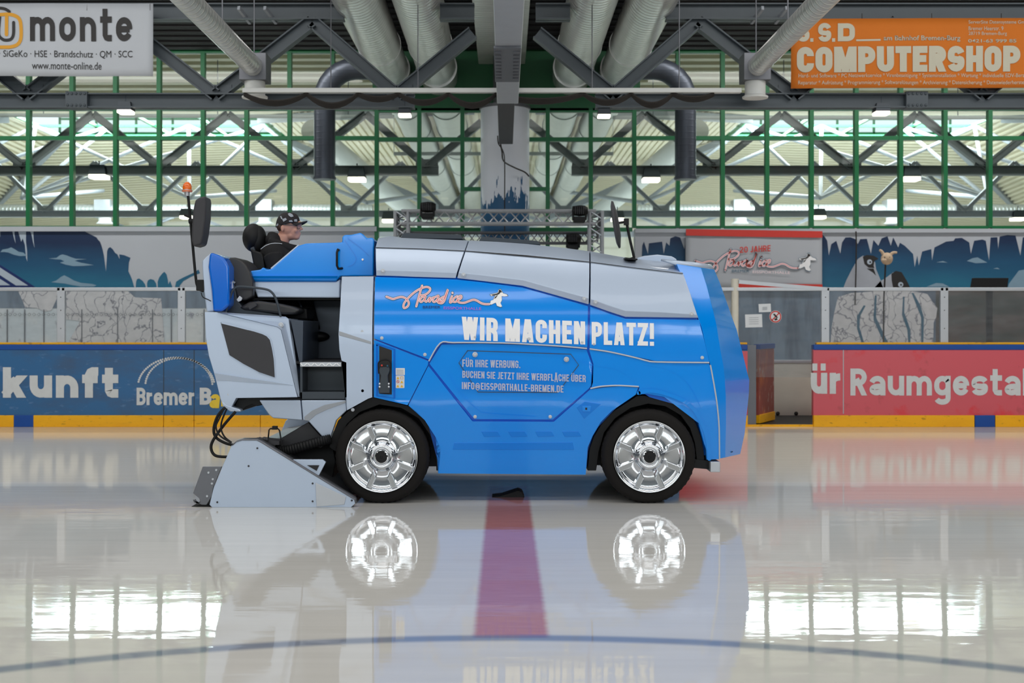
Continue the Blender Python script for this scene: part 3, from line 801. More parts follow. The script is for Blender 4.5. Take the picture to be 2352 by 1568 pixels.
boxduct('box_duct', 'wide greenish rectangular duct under the dark roof above the square duct', -0.46, 0.35, 5.92, 6.18, 10, 21.95, M['duct'])
tray = thing('cable_tray', 'long white cable tray carrying dark cable loops across the hall', 'cable tray', (0, 15.7, 4.3))
a, b = P(558, 213, 15.7), P(1702, 203, 15.7)
MB().box((a.x, 15.66, a.z), (b.x, 15.76, b.z)).build('rail', M['whitepaint'], tray, bevel=0.004, smooth=0)
knots = [560, 704, 822, 915, 1030, 1140, 1340, 1450, 1545, 1640]
for i, (u, v) in enumerate(zip(knots, knots[1:])):
    sag = 12 + 8 * math.sin(i * 2.1) + (v - u) * 0.045
    for j in range(5):
        pts = [P(u + (v - u) * q / 8, 215 + (1.6 * j - 2) + (sag + j * 1.2) * (1 - (q / 4 - 1) ** 2), 15.7 + 0.015 * j) for q in range(9)]
        MB().tube(pts, 0.012, 6).build('cable', M['cable'], tray)
for px in (760, 960, 1160, 1360, 1560):
    p = P(px, 205, 15.72); MB().tube([p, (p.x, 15.72, 6.55)], 0.007, 5).build('hanger', M['steelgrey'], tray)

# ------------------------------------------------------------------ big spiral ducts
def big_duct(x, z, r, label):
    t = thing('spiral_duct', label, 'ventilation duct', (x, 22, z), 'large round spiral ducts')
    MB().tube([(x, 9, z), (x, 19.4, z)], r, 48, False).build('pipe', M['duct'], t)
    MB().tube([(x, 19.4, z), (x, 46.5, z)], r * 0.97, 48, False).build('pipe', M['duct'], t)
    for y in (19.4, 21.2, 24.6, 27.5, 30.6, 34, 38): MB().lathe([(r * 0.95, -0.03), (r * 1.03, -0.03), (r * 1.03, 0.03), (r * 0.95, 0.03)], (x, y, z), 'Y', 48).build('coupling', M['duct'], t)
    return t
for sg, nm in ((-1, 'left'), (1, 'right')):
    big_duct(sg * 1.15, 5.71, 0.335, 'large silver spiral duct, inner one of the %s pair' % nm)
    big_duct(sg * 1.93, 5.69, 0.325, 'large silver spiral duct, outer one of the %s pair' % nm)
    # dark branch that turns down in front of the windows
    t = thing('branch_duct', 'dark grey round duct hanging down from a bend on the %s of the column' % nm, 'ventilation duct', (sg * 2.93, 20.5, 5.4), 'dark hanging ducts')
    pts = [(sg * 1.98, 20.5, 5.55), (sg * 2.42, 20.5, 5.55)] + [(sg * (2.42 + 0.51 * math.sin(a)), 20.5, 5.04 + 0.51 * math.cos(a)) for a in [PI / 2 * i / 6 for i in range(1, 7)]]
    MB().tube(pts, 0.178, 28, False).build('bend', M['duct_v'], t)
    MB().tube([(sg * 2.93, 20.5, 5.06), (sg * 2.93, 20.5, 3.76)], 0.172, 32, False).build('pipe', M['duct_v'], t)
    for z in (5.04, 3.77): MB().lathe([(0.165, -0.02), (0.185, -0.02), (0.185, 0.02), (0.165, 0.02)], (sg * 2.93, 20.5, z), 'Z', 32).build('ring', M['duct_v'], t)
    # slim duct that runs towards the viewer and ends in a round diffuser
    t = thing('slim_duct', 'slim silver spiral duct ending in a white round outlet, %s side' % nm, 'ventilation duct', (sg * 3.18, 16, 4.63), 'slim ducts with round outlets')
    MB().tube([(sg * 3.18, 8.5, 4.66), (sg * 3.18, 15.95, 4.66)], 0.125, 28).build('pipe', M['duct'], t)
    MB().box((sg * 3.18 - 0.17, 15.9, 4.49), (sg * 3.18 + 0.17, 16.25, 4.83)).build('plenum_box', M['steelgrey'], t, bevel=0.006, smooth=0)
    MB().lathe([(0.0, 0.02), (0.13, 0.02), (0.13, -0.16), (0.165, -0.18), (0.16, -0.2), (0.0, -0.205)], (sg * 3.18, 16.05, 4.48), 'Z', 32).build('outlet', M['whitepaint'], t)
    MB().tube([(sg * 3.18, 14.2, 4.76), (sg * 3.18, 14.2, 6.9)], 0.008, 5).build('hanger', M['steelgrey'], t)
    MB().tube([(sg * 3.18, 16.0, 4.8), (sg * 3.18, 16.0, 6.5)], 0.008, 5).build('hanger', M['steelgrey'], t)

# small sloping rods below the upper chord
for q, px in enumerate((560, 620, 1740, 1795)):
    s_ = 1 if px < 1160 else -1
    x = P(px, 30, 16.0).x
    tag(MB().bar(P(px - s_ * 12, 18, 16.2), P(px + s_ * 14, 52, 16.6), 0.035, 0.05).build('roof_bracket', M['steel_light'], smooth=0),
        '%s of two slanting pale roof brackets near the slim duct, %s side' % (('outer', 'inner', 'inner', 'outer')[q], 'left' if px < 1160 else 'right'), 'bracket', 'slanting roof brackets')

# ------------------------------------------------------------------ lamps
def lamp(px, py, Y, wpx, label, group, drop=0.25):
    p = P(px, py, Y); wd = wpx * Y / F / 2
    t = thing('floodlight', label, 'lamp', (p.x, Y, p.z), group)
    MB().faces([(p.x - wd, Y - wd, p.z), (p.x + wd, Y - wd, p.z), (p.x + wd, Y + wd, p.z), (p.x - wd, Y + wd, p.z),
                (p.x - wd * .8, Y - wd * .8, p.z + wd * 1.1), (p.x + wd * .8, Y - wd * .8, p.z + wd * 1.1), (p.x + wd * .8, Y + wd * .8, p.z + wd * 1.1), (p.x - wd * .8, Y + wd * .8, p.z + wd * 1.1)],
               [(3, 2, 1, 0), (4, 5, 6, 7), (0, 1, 5, 4), (1, 2, 6, 5), (2, 3, 7, 6), (3, 0, 4, 7)]).build('housing', M['darkgrey'], t, smooth=0)
    MB().box((p.x - wd * .96, Y - wd * .96, p.z - wd * .45), (p.x + wd * .96, Y + wd * .96, p.z)).build('diffuser', M['lamp_on'], t, bevel=0.01)
    MB().tube([(p.x, Y, p.z + wd), (p.x, Y, p.z + wd + drop)], 0.012, 6).build('mount', M['darkgrey'], t)
    return t
for px, py, wpx, lb in ((930, 262, 30, 'square floodlight under the truss end left of the painted column'), (1387, 264, 30, 'square floodlight under the truss end right of the painted column'),
                        (289, 254, 34, 'square floodlight under the truss near the grey banner'), (2024, 257, 34, 'square floodlight under the truss below the orange banner')):
    lamp(px, py, 16.5, wpx, lb, 'floodlights on the front truss', 0.1)
nms = ['on the truss behind the windows at far left', 'on the truss behind the windows by the left dark duct', 'on the truss behind the windows by the right dark duct', 'on the truss behind the windows below the orange banner']
for (px, py), nm in zip(((228, 400), (820, 406), (1495, 407), (2090, 405)), nms): lamp(px, py + 2, 22.8, 40, 'lit lamp ' + nm, 'lamps of the second hall', 0.1)
for (px, py), nm in zip(((430, 492), (893, 500), (1418, 497), (1880, 492), (2338, 496)),
                        ('beside the orange beacon', 'left of the stage truss', 'right of the stage truss by the round mirror', 'above the banner with orange edges', 'at the right-hand edge of the picture')):
    lamp(px, py + 4, 30.5, 30, 'small far lamp ' + nm, 'far lamps of the second hall', 0.12)

# ------------------------------------------------------------------ pipes and ducts of the second hall
pp = thing('sprinkler_pipe', 'thin white pipe running behind the windows and stepping down beside the column', 'pipe', (0, 23.3, 4.9))
MB().tube([P(-150, 264, 23.3), P(905, 268, 23.3), P(905, 353, 23.3), P(1408, 353, 23.3), P(1408, 270, 23.3), P(2500, 270, 23.3)], 0.035, 10).build('pipe', M['whitepaint'], pp)
for px in (100, 500, 800, 1500, 1800, 2200): p = P(px, 266, 23.3); MB().tube([p, (p.x, 23.3, 6.35)], 0.008, 5).build('hanger', M['steelgrey'], pp)
for sg, nm in ((-1, 'left'), (1, 'right')):
    t = thing('far_duct', 'pale round duct with two white outlets crossing the far hall, %s side' % nm, 'ventilation duct', (sg * 12, 40, 4.9), 'pale ducts of the second hall')
    MB().tube([(sg * 4.2, 40, 4.97), (sg * 20, 40, 4.97)], 0.2, 20).build('pipe', M['duct_x'], t)
    MB().tube([(sg * 4.6, 30, 6.0), (sg * 2.6, 40, 4.6)], 0.26, 20).build('slanting_pipe', M['whitepaint'], t)
    for px in ((241, 609) if sg < 0 else (1700, 2050)):
        p = P(px, 478, 40)
        MB().box((p.x - 0.25, 39.7, p.z - 0.15), (p.x + 0.25, 40.3, p.z + 0.25)).build('plenum_box', M['alu'], t, smooth=0)
        MB().lathe([(0.0, 0.0), (0.2, 0), (0.2, -0.28), (0.28, -0.34), (0, -0.36)], (p.x, 40, p.z - 0.15), 'Z', 24).build('outlet', M['whitepaint'], t)

# ------------------------------------------------------------------ banners
def cloth(name, x0, y0, x1, y1, Y, m, parent, waves=0.02, nx=28, ny=8, skew=0.0):
    k = MB(); rows = []
    for j in range(ny + 1):
        r = []
        for i in range(nx + 1):
            u, v = i / nx, j / ny
            p = P(x0 + (x1 - x0) * u, y0 + (y1 - y0) * v + skew * u, Y)
            d = waves * (math.sin(u * 9 + v * 2.2) * 0.6 + math.sin(u * 23 - v * 3) * 0.3) * (0.4 + 0.6 * v)
            r.append((p.x, Y + d, p.z))
        rows.append(r)
    return k.grid(rows).build(name, m, parent, solid=0.004, smooth=60)
def wave_y(Y, x0, x1, y0, y1, waves, off=0.012):
    X0, X1, Z0, Z1 = P(x0, 0, Y).x, P(x1, 0, Y).x, P(0, y0, Y).z, P(0, y1, Y).z
    def f(x, z):
        u = (x - X0) / (X1 - X0); v = (z - Z0) / (Z1 - Z0)
        return Y - off + waves * (math.sin(u * 9 + v * 2.2) * 0.6 + math.sin(u * 23 - v * 3) * 0.3) * (0.4 + 0.6 * v)
    return f
YN = 16.15
bn = thing('grey_banner', 'pale grey cloth banner with black lettering and ochre ring, hung at upper left', 'banner', P(120, 8, YN))
cloth('cloth', -140, 8, 352, 175, YN, M['bannergrey'], bn, 0.02)
wy = wave_y(YN, -140, 352, 8, 175, 0.02)
letters('lettering', 'monte', (70, 19, 304, 95), wy, YN, M['ink'], bn, t=0.19, w=0.62, gap=0.16)
text('small_lettering', '· SiGeKo · HSE · Brandschutz · QM · SCC', (0, 116, 305, 134), wy, YN, M['ink'], bn, thick=0.001, drop=1)
text('small_lettering', 'www.monte-online.de', (74, 142, 233, 159), wy, YN, M['ink'], bn, thick=0.001, drop=1)
strokes('emblem', [[(-30, 34), (0, 34), (18, 33), (34, 36), (45, 44), (49, 60), (49, 88), (42, 102), (28, 108), (12, 109), (-10, 108), (-28, 100)], [(16, 38), (16, 80)]], 8, wy, YN, M['gold'], bn)
strokes('emblem', [[(-20, 22), (-2, 19), (12, 21), (22, 27)], [(0, 40), (-2, 78), (6, 90), (16, 93), (27, 90), (32, 78), (32, 52)]], 7, wy, YN, M['ink'], bn)
for px in (-100, 60, 200, 345): p = P(px, 9, YN); MB().tube([p, (p.x, YN, 5.42)], 0.005, 5).build('cord', M['cable'], bn)
YO = 16.3
bo = thing('orange_banner', 'orange cloth banner with pale shop lettering, hung at upper right', 'banner', P(2100, 42, YO))
cloth('cloth', 1817, 43, 2480, 203, YO, M['bannerorange'], bo, 0.02, skew=-2)
wy = wave_y(YO, 1817, 2480, 43, 203, 0.02)
letters('lettering', 'COMPUTERSHOP', (1830, 108, 2343, 167), wy, YO, M['inkorange'], bo, t=0.27, w=0.66, gap=0.06, drop=-3)
letters('lettering', 'S', (1830, 53, 1859, 96), wy, YO, M['inkorange'], bo, t=0.25, w=0.7)
plate('full_stop', [[(1861, 88), (1868, 88), (1868, 96), (1861, 96)]], wy, YO, 0.001, M['inkorange'], bo)
letters('lettering', 'S', (1879, 53, 1909, 96), wy, YO, M['inkorange'], bo, t=0.25, w=0.7)
plate('full_stop', [[(1911, 88), (1918, 88), (1918, 96), (1911, 96)]], wy, YO, 0.001, M['inkorange'], bo)
letters('lettering', 'D', (1924, 54, 1963, 95), wy, YO, M['inkorange'], bo, t=0.27, w=0.85)
plate('underline', [[(1966, 91), (2022, 90), (2022, 94), (1966, 95)]], wy, YO, 0.001, M['inkorange'], bo)
text('small_lettering', 'am Bahnhof Bremen-Burg', (2029, 82, 2205, 97), wy, YO, M['inkorange'], bo, bold=0.02, thick=0.001)
text('small_lettering', 'ServerSite Datensysteme GmbH', (2224, 47, 2366, 57), wy, YO, M['inkorange'], bo, thick=0.001)
text('small_lettering', 'Bremer Heerstr. 9', (2224, 61, 2304, 70), wy, YO, M['inkorange'], bo, thick=0.001)
text('small_lettering', '28719 Bremen-Burg', (2224, 73, 2312, 83), wy, YO, M['inkorange'], bo, thick=0.001)
text('small_lettering', '0421-63 999 85', (2223, 90, 2334, 98), wy, YO, M['inkorange'], bo, bold=0.02, thick=0.001)
text('small_lettering', 'Hard- und Software * PC Netzwerkservice * Virenbeseitigung * Systeminstallation * Wartung * individuelle EDV-Beratung', (1834, 169, 2372, 181), wy, YO, M['inkorange'], bo, thick=0.001, drop=-1)
text('small_lettering', 'Reparatur * Aufrüstung * Programmierung * Softwarelösungen * Archivierung * Datensicherung * Datenwiederherstellung', (1833, 185, 2372, 197), wy, YO, M['inkorange'], bo, thick=0.001, drop=-1)
for px in (1822, 1980, 2140, 2300, 2470): p = P(px, 43, YO); MB().tube([p, (p.x, YO, 5.42)], 0.005, 5).build('cord', M['cable'], bo)

# the swirl lettering of the rink, used on the machine and on the wall banner
LOGO = [
    [(125, 310), (190, 335), (245, 350), (310, 330), (380, 315), (440, 328), (490, 365), (518, 425), (498, 480), (445, 510), (425, 480), (440, 420), (500, 340), (580, 260), (660, 200), (740, 160), (820, 138), (880, 158), (882, 205), (830, 258), (765, 285), (710, 283)],
    [(745, 115), (715, 220), (685, 340), (650, 480)],
    [(800, 300), (740, 325), (712, 375), (735, 402), (785, 360), (812, 305), (795, 370), (825, 398), (870, 345), (884, 325), (878, 402), (912, 345), (952, 322)],
    [(1030, 292), (960, 330), (938, 380), (965, 402), (1015, 360), (1040, 295), (1022, 370), (1050, 402), (1075, 380)],
    [(1130, 310), (1070, 345), (1050, 390), (1085, 400), (1140, 330), (1200, 180), (1160, 310), (1135, 385), (1100, 422), (1050, 420), (1020, 400)],
    [(1272, 300), (1245, 370), (1242, 412), (1275, 395)],
    [(1278, 240), (1282, 246)],
    [(1362, 300), (1305, 340), (1292, 390), (1330, 402), (1372, 375)],
    [(1372, 375), (1430, 335), (1432, 296), (1392, 308), (1368, 365), (1395, 408), (1480, 418), (1560, 392), (1640, 365), (1705, 378), (1780, 422), (1850, 440), (1925, 440)],
]
PEN_W = [(2095, 185), (2125, 180), (2150, 225), (2165, 250), (2230, 270), (2248, 300), (2190, 305), (2140, 300), (2145, 370), (2120, 420), (2148, 480), (2120, 492), (2060, 470), (2040, 415), (2010, 425), (1960, 450), (1938, 440), (1950, 380), (1995, 365), (2015, 315), (2035, 290), (1960, 300), (1938, 270), (2040, 250), (2080, 235), (2080, 200)]
PEN_B = [(2092, 190), (2122, 188), (2148, 232), (2120, 235), (2100, 262), (2075, 275), (1990, 292), (1955, 276), (2050, 258), (2085, 238)]
PEN_B2 = [(2060, 285), (2075, 280), (2045, 325), (2012, 350), (2022, 318)]
def logo(parent, ox, oy, sc, yf, Yp, off, mats, sub=('BREMER', 'EISSPORTHALLE'), subm=('teal', 'salmon'), rows=None, drop=0):
    """draws the swirl, pixel origin (ox, oy), scale sc"""
    tr = lambda p: (ox + p[0] * sc, oy + p[1] * sc + drop * p[0] / 2250)
    L = [[tr(p) for p in s_] for s_ in LOGO]
    lay = lambda d: (lambda x, z: yf(x, z) - off - d)
    n1 = 54 * sc
    strokes('swirl_outline', L, n1, lay(0.0), Yp, mats[0], parent)
    plate('penguin_outline', [[(px + (px - tr((2090, 330))[0]) * 0.07, py + (py - tr((2090, 330))[1]) * 0.07) for px, py in [tr(p) for p in PEN_W]]], lay(0.0), Yp, 0.0008, mats[0], parent)
    strokes('swirl', L, 37 * sc, lay(0.0015), Yp, mats[1], parent)
    plate('penguin_body', [[tr(p) for p in PEN_W]], lay(0.0015), Yp, 0.0008, M['white'], parent)
    strokes('swirl_core', L[:], 8 * sc, lay(0.003), Yp, mats[2], parent)
    plate('penguin_back', [[tr(p) for p in PEN_B], [tr(p) for p in PEN_B2]], lay(0.003), Yp, 0.0008, M['ink'], parent)
    (a0, b0), (a1, b1) = rows or (((765, 1070), (1125, 1785)), None) if False else ((765, 1070), (1130, 1785))
    text('small_lettering', sub[0], (tr((a0, 0))[0], tr((a0, 470))[1], tr((b0, 0))[0], tr((a0, 515))[1]), lay(0.0015), Yp, M[subm[0]], parent, thick=0.0008, drop=drop * 0.15)
    text('small_lettering', sub[1], (tr((a1, 0))[0], tr((a1, 483))[1], tr((b1, 0))[0], tr((a1, 530))[1]), lay(0.0015), Yp, M[subm[1]], parent, thick=0.0008, drop=drop * 0.3 + 2 * sc * 7)

# wall banner with orange edges
YM = 21.9
wb_ = thing('wall_banner', 'white wall banner with orange edges and swirl lettering behind the machine nose', 'banner', P(1730, 660, YM))
cloth('cloth', 1575, 527, 1888, 662, YM, M['bannergrey'], wb_, 0.012, 24, 8, 3)
plate('edge_stripe', [[(1575, 526), (1888, 531), (1888, 546), (1730, 544), (1575, 541)]], YM - 0.03, YM, 0.002, M['red'], wb_)
plate('edge_stripe', [[(1690, 650), (1888, 653), (1888, 661), (1690, 660)]], YM - 0.03, YM, 0.002, M['red'], wb_)
logo(wb_, 1580 - 0.0, 558, 0.131, flat(YM - 0.025), YM, 0.004, (M['teal'], M['pink'], M['salmon']), subm=('teal', 'pink'))
letters('lettering', '20 JAHRE', (1698, 567, 1769, 581), YM - 0.033, YM, M['red'], wb_, t=0.17, w=0.62, gap=0.13, drop=-4)
# ================================================================== WALL PAINTINGS
def paint(parent, name, polys, m, layer, Yp=YW):
    for q in (polys if isinstance(polys[0][0], (tuple, list)) else [polys]):
        plate(name, [q], YW - 0.004 - 0.003 * layer, Yp, 0.002, M[m], parent, smooth=0)
C = lambda pts, ox=0, oy=515, sc=5.004: [(ox + x / sc, oy + y / sc) for x, y in pts]
mu = thing('wall_mural', 'painted wall with night-blue sky, small clouds and icicles on the left', 'mural', P(250, 600, YW))
paint(mu, 'sky', C([(-3600, 60), (945, 60), (980, 85), (1020, 105), (1060, 125), (1110, 150), (1125, 175), (1150, 200), (1165, 240), (1180, 290), (1195, 360), (1218, 545), (1228, 400), (1232, 310), (1245, 275), (1268, 262), (1295, 285), (1325, 330), (1350, 345), (1375, 400), (1372, 345), (1430, 355), (1500, 385), (1482, 440), (1476, 540), (1500, 590), (1520, 640), (1548, 740), (-3600, 740)]), 'sky', 0)
paint(mu, 'ice_arch', [C([(1560, 740), (1565, 660), (1575, 630), (1600, 622), (1640, 650), (1668, 690), (1680, 740)]), C([(1695, 740), (1690, 680), (1700, 645), (1730, 628), (1770, 640), (1795, 680), (1802, 740)]),
                       C([(1815, 740), (1812, 660), (1830, 610), (1865, 565), (1890, 545), (1915, 575), (1930, 640), (1935, 690), (1955, 650), (1975, 700), (1985, 740)]), C([(2012, 720), (2025, 660), (2060, 635), (2130, 600), (2230, 555), (2280, 520), (2300, 560), (2200, 600), (2110, 650), (2070, 700), (2062, 720)])], 'sky', 0)
paint(mu, 'icicle', [C(q) for q in ([(138, 60), (170, 60), (168, 120), (182, 220), (165, 170), (150, 110)], [(205, 60), (300, 60), (300, 200), (312, 300), (316, 430), (300, 380), (288, 240), (262, 160), (245, 200), (225, 130)],
                                    [(338, 60), (385, 60), (386, 150), (398, 270), (380, 200), (362, 110)], [(-30, 60), (5, 60), (2, 150), (-10, 120)])], 'snow', 1)
paint(mu, 'cloud', [C(q) for q in ([(5, 320), (30, 290), (90, 280), (130, 265), (170, 285), (215, 315), (270, 325), (310, 362), (230, 365), (160, 350), (100, 325), (50, 318)],
                                   [(560, 392), (650, 385), (690, 355), (720, 345), (770, 358), (820, 378), (870, 395), (1000, 400), (900, 408), (860, 420), (930, 440), (1010, 455), (1080, 468), (960, 478), (840, 480), (760, 465), (690, 440), (740, 425), (700, 405), (640, 402)],
                                   [(590, 665), (650, 645), (700, 605), (740, 585), (790, 610), (850, 645), (930, 672), (1060, 685), (1110, 700), (1080, 715), (930, 715), (840, 700), (740, 680), (660, 672)])], 'cloud', 1)
paint(mu, 'stripe_edge', [C([(-600, 120), (0, 462), (410, 722), (-600, 740)])], 'navy', 1)
paint(mu, 'white_stripe', [C([(-600, 180), (0, 495), (325, 703), (185, 703), (0, 582), (-600, 220)]), C([(-600, 300), (0, 625), (120, 700), (-600, 705)])], 'snow', 2)
lw = thing('panelled_wall', 'row of pale grey wall panels behind the left plexiglass', 'wall panel', (-6, YW, 0.1))
k = MB()
for px in (-160, -70, 19, 59, 103, 190, 272, 352, 395, 470):
    a = P(px, 0, YW)
    k.box((a.x - 0.008, YW - 0.05, 0.1), (a.x + 0.008, YW - 0.034, 1.66))
k.build('seam', M['steelgrey'], lw, smooth=0)
a, b = P(-800, 0, YW), P(860, 0, YW)
MB().box((a.x, YW - 0.035, 0.05), (b.x, YW - 0.012, 1.68)).build('panel_row', M['lockers'], lw, smooth=0)
MB().box((a.x, YW - 0.04, 1.68), (b.x, YW - 0.012, 2.02)).build('top_band', M['greymural'], lw, smooth=0)
paint(lw, 'cracked_white_shape', [C([(220, 770), (680, 770), (660, 860), (600, 990), (520, 1000), (430, 960), (300, 955), (270, 880)], 0, 515), C([(760, 770), (1480, 770), (1560, 840), (1860, 850), (1900, 1380), (780, 1380), (930, 1110), (770, 1090)], 0, 515)], 'crack', 13)  # white shapes paint in a reflection of the mural penguins
strokes('chain_pattern', [[(px + 4 * math.cos(a), 722 + 3.4 * math.sin(a)) for a in [PI / 2 * i for i in range(5)]] for px in range(4, 470, 11)], 0.9, YW - 0.056, YW, M['steelgrey'], lw, n=0, dots=False)

mr = thing('wall_mural', 'painted wall with two penguins under icicles on the right', 'mural', P(2000, 600, YW))
R6 = lambda pts: C(pts, 1460, 515, 2.637)
paint(mr, 'sky', [R6([(1128, 60), (1145, 75), (1160, 100), (1170, 190), (1185, 120), (1215, 100), (1240, 180), (1250, 110), (1270, 80), (1300, 78), (1330, 90), (1345, 120), (1360, 90), (1400, 88), (1425, 180), (1440, 95), (1470, 130), (1490, 85), (1525, 72), (1545, 130), (1560, 80), (1590, 140), (1600, 112),
                      (1630, 130), (1680, 180), (1690, 260), (1705, 190), (1715, 250), (1735, 165), (1790, 150), (1795, 220), (1810, 140), (1880, 105), (1925, 100), (1935, 85), (1975, 82), (2020, 110), (2030, 180), (2050, 100), (2100, 92), (2120, 100), (2140, 220), (2150, 80), (2190, 78), (2195, 150), (2205, 75), (2250, 65), (2300, 68), (2330, 190), (2345, 80), (2420, 60), (4300, 90), (4300, 400), (1128, 400)])], 'sky', 0)
paint(mr, 'sky', [R6([(40, 130), (50, 105), (75, 180), (80, 115), (160, 105), (170, 180), (185, 110), (205, 130), (210, 85), (240, 72), (270, 80), (295, 150), (300, 120), (300, 260), (35, 260)])], 'sky', 0)
paint(mr, 'penguin', [R6([(1255, 390), (1275, 340), (1310, 270), (1345, 210), (1375, 190), (1420, 200), (1450, 230), (1455, 270), (1480, 330), (1500, 390)]), R6([(1440, 390), (1480, 345), (1520, 320), (1560, 290), (1610, 300), (1655, 390)])], 'penguin', 1)
paint(mr, 'penguin_head', [R6([(1375, 195), (1400, 186), (1440, 190), (1470, 208), (1445, 222), (1440, 250), (1445, 265), (1410, 262), (1385, 240)]), R6([(1400, 268), (1440, 268), (1455, 310), (1435, 290), (1410, 275)]), R6([(1550, 340), (1548, 300), (1575, 282), (1610, 290), (1640, 340), (1665, 390), (1560, 390)])], 'ink', 2)
paint(mr, 'eye_patch', [disc_px(1460 + 1416 / 2.637, 515 + 228 / 2.637, 6), disc_px(1460 + 1604 / 2.637, 515 + 365 / 2.637, 6)], 'snow', 3)
paint(mr, 'eye', [disc_px(1460 + 1419 / 2.637, 515 + 229 / 2.637, 2.2), disc_px(1460 + 1606 / 2.637, 515 + 366 / 2.637, 2.2)], 'ink', 4)
paint(mr, 'cloud', [R6([(2005, 222), (2040, 205), (2070, 200), (2130, 232), (2060, 236)]), R6([(1820, 230), (1860, 222), (1890, 232)]), R6([(2260, 360), (2320, 280), (2380, 270), (2600, 300), (2600, 392), (2250, 392)]), R6([(1760, 378), (1820, 355), (1860, 358), (1900, 378)]), R6([(2165, 268), (2190, 262), (2205, 272)])], 'cloud', 1)
Q7 = lambda pts: C(pts, 1690, 560, 3.553)
a, b = P(1680, 0, YW), P(1900, 0, YW)
MB().box((a.x, YW - 0.03, 0.05), (b.x, YW - 0.006, 2.05)).build('grey_field', M['greymural'], mr, smooth=0)
a, b = P(2148, 0, YW), P(3100, 0, YW)
MB().box((a.x, YW - 0.03, 0.05), (b.x, YW - 0.006, 2.0)).build('brown_field', M['brownfence'], mr, smooth=0)
a, b = P(1900, 0, YW), P(2148, 0, YW)
MB().box((a.x, YW - 0.03, 0.05), (b.x, YW - 0.006, 2.0)).build('dark_field', M['greymural'], mr, smooth=0)
paint(mr, 'cracked_white_shape', [Q7([(770, 830), (775, 700), (800, 560), (830, 430), (880, 420), (935, 400), (1030, 395), (1130, 385), (1420, 385), (1500, 395), (1560, 410), (1600, 470), (1640, 520), (1630, 600), (1610, 640), (1605, 830)])], 'crack', 9)
paint(mr, 'painted_crack', [Q7(q) for q in ([(1040, 500), (1055, 505), (1010, 590), (1005, 680), (1050, 830), (1030, 830), (985, 690), (985, 590)], [(1130, 420), (1145, 420), (1140, 600), (1250, 830), (1215, 830), (1120, 620)],
                                           [(1360, 430), (1372, 430), (1370, 560), (1420, 700), (1420, 830), (1405, 830), (1395, 700), (1352, 580)], [(1430, 400), (1445, 400), (1500, 500), (1530, 600), (1525, 830), (1508, 830), (1508, 600)])], 'teal', 10)

# ================================================================== RINK BOARDS
def board(label, px0, px1, pieces):
    x0, x1 = P(px0, 0, YB).x, P(px1, 0, YB).x
    t = thing('rink_board', label, 'rink board', ((x0 + x1) / 2, YB, 0), 'rink boards')
    MB().box((x0, YB, 0.155), (x1, YB + 0.1, 1.06)).build('panel', pieces, t, bevel=0.004, smooth=0)
    MB().box((x0, YB - 0.012, 1.055), (x1, YB + 0.12, 1.13)).build('cap_rail', M['capblue'], t, bevel=0.012)
    MB().box((x0 + 0.05, YB + 0.02, 1.13), (x1, YB + 0.11, 1.158)).build('ledge', M['yellow'], t, bevel=0.004, smooth=0)
    return t
def kick(t, px0, px1, m): 
    x0, x1 = P(px0, 0, YB).x, P(px1, 0, YB).x
    MB().box((x0, YB - 0.025, 0.0), (x1, YB + 0.05, 0.16)).build('kick_plate', M[m], t, bevel=0.006, smooth=0)
bl = board('scuffed blue rink board with white and yellow advertising on the left', -800, 1717, M['boardblue'])
kick(bl, -800, 33, 'yellow'); kick(bl, 33, 78, 'capblue'); kick(bl, 78, 376, 'yellow'); kick(bl, 377, 446, 'yellow'); kick(bl, 447, 598, 'yellow'); kick(bl, 599, 1717, 'yellow')
ft = YB - 0.004
letters('lettering', 'kunft', (7, 843, 272, 913), ft, YB, M['board_white'], bl, t=0.28, w=0.78, gap=0.13)
letters('lettering', 'Bremer', (314, 890, 448, 930), ft, YB, M['board_white'], bl, t=0.20, w=0.60, gap=0.06)
letters('lettering', 'B', (459, 890, 486, 929), ft, YB, M['board_white'], bl, t=0.24, w=0.66)
letters('lettering', 'a', (480, 893, 503, 937), ft, YB, M['yellowink'], bl, t=0.22, w=0.56, slant=5)
letters('lettering', 'nk', (508, 893, 560, 933), ft, YB, M['yellowink'], bl, t=0.22, w=0.58)
for cx_, rx, cy_, ry, a0, a1, n in ((405, 88, 888, 67, 190, 350, 40), (411, 77, 886, 64, 186, 356, 38)):
    pl = [disc_px(cx_ + rx * math.cos(math.radians(a0 + (a1 - a0) * i / n)), cy_ + ry * math.sin(math.radians(a0 + (a1 - a0) * i / n)), 2.5, 8) for i in range(n + 1)]
    plate('dotted_arc', pl, ft, YB, 0.002, M['board_white'], bl, smooth=0)
plate('pink_panel', [[(1560, 806), (1717, 806), (1717, 952), (1560, 952)]], ft, YB, 0.002, M['boardred'], bl, smooth=0)
for px in (376, 446):
    plate('panel_joint', [[(px - 0.8, 803), (px + 0.8, 803), (px + 0.8, 952), (px - 0.8, 952)]], ft, YB, 0.001, M['darkgrey'], bl, smooth=0)
br = board('scuffed red rink board with white advertising on the right', 1868, 3150, M['boardred'])
kick(br, 1868, 2237, 'yellow'); kick(br, 2238, 2284, 'capblue'); kick(br, 2285, 3150, 'yellow')
letters('lettering', 'ür', (1862, 838, 1932, 904), ft, YB, M['board_white'], br, t=0.25, w=0.66, gap=0.1)
letters('lettering', 'Raumgesta', (1953, 846, 2344, 908), ft, YB, M['board_white'], br, t=0.205, w=0.66, gap=0.09)
letters('lettering', 'ltung', (2349, 846, 2530, 908), ft, YB, M['board_white'], br, t=0.205, w=0.66, gap=0.09)
plate('panel_joint', [[(1936, 803), (1938, 803), (1938, 950), (1936, 950)]], ft, YB, 0.001, M['bannergrey'], br, smooth=0)
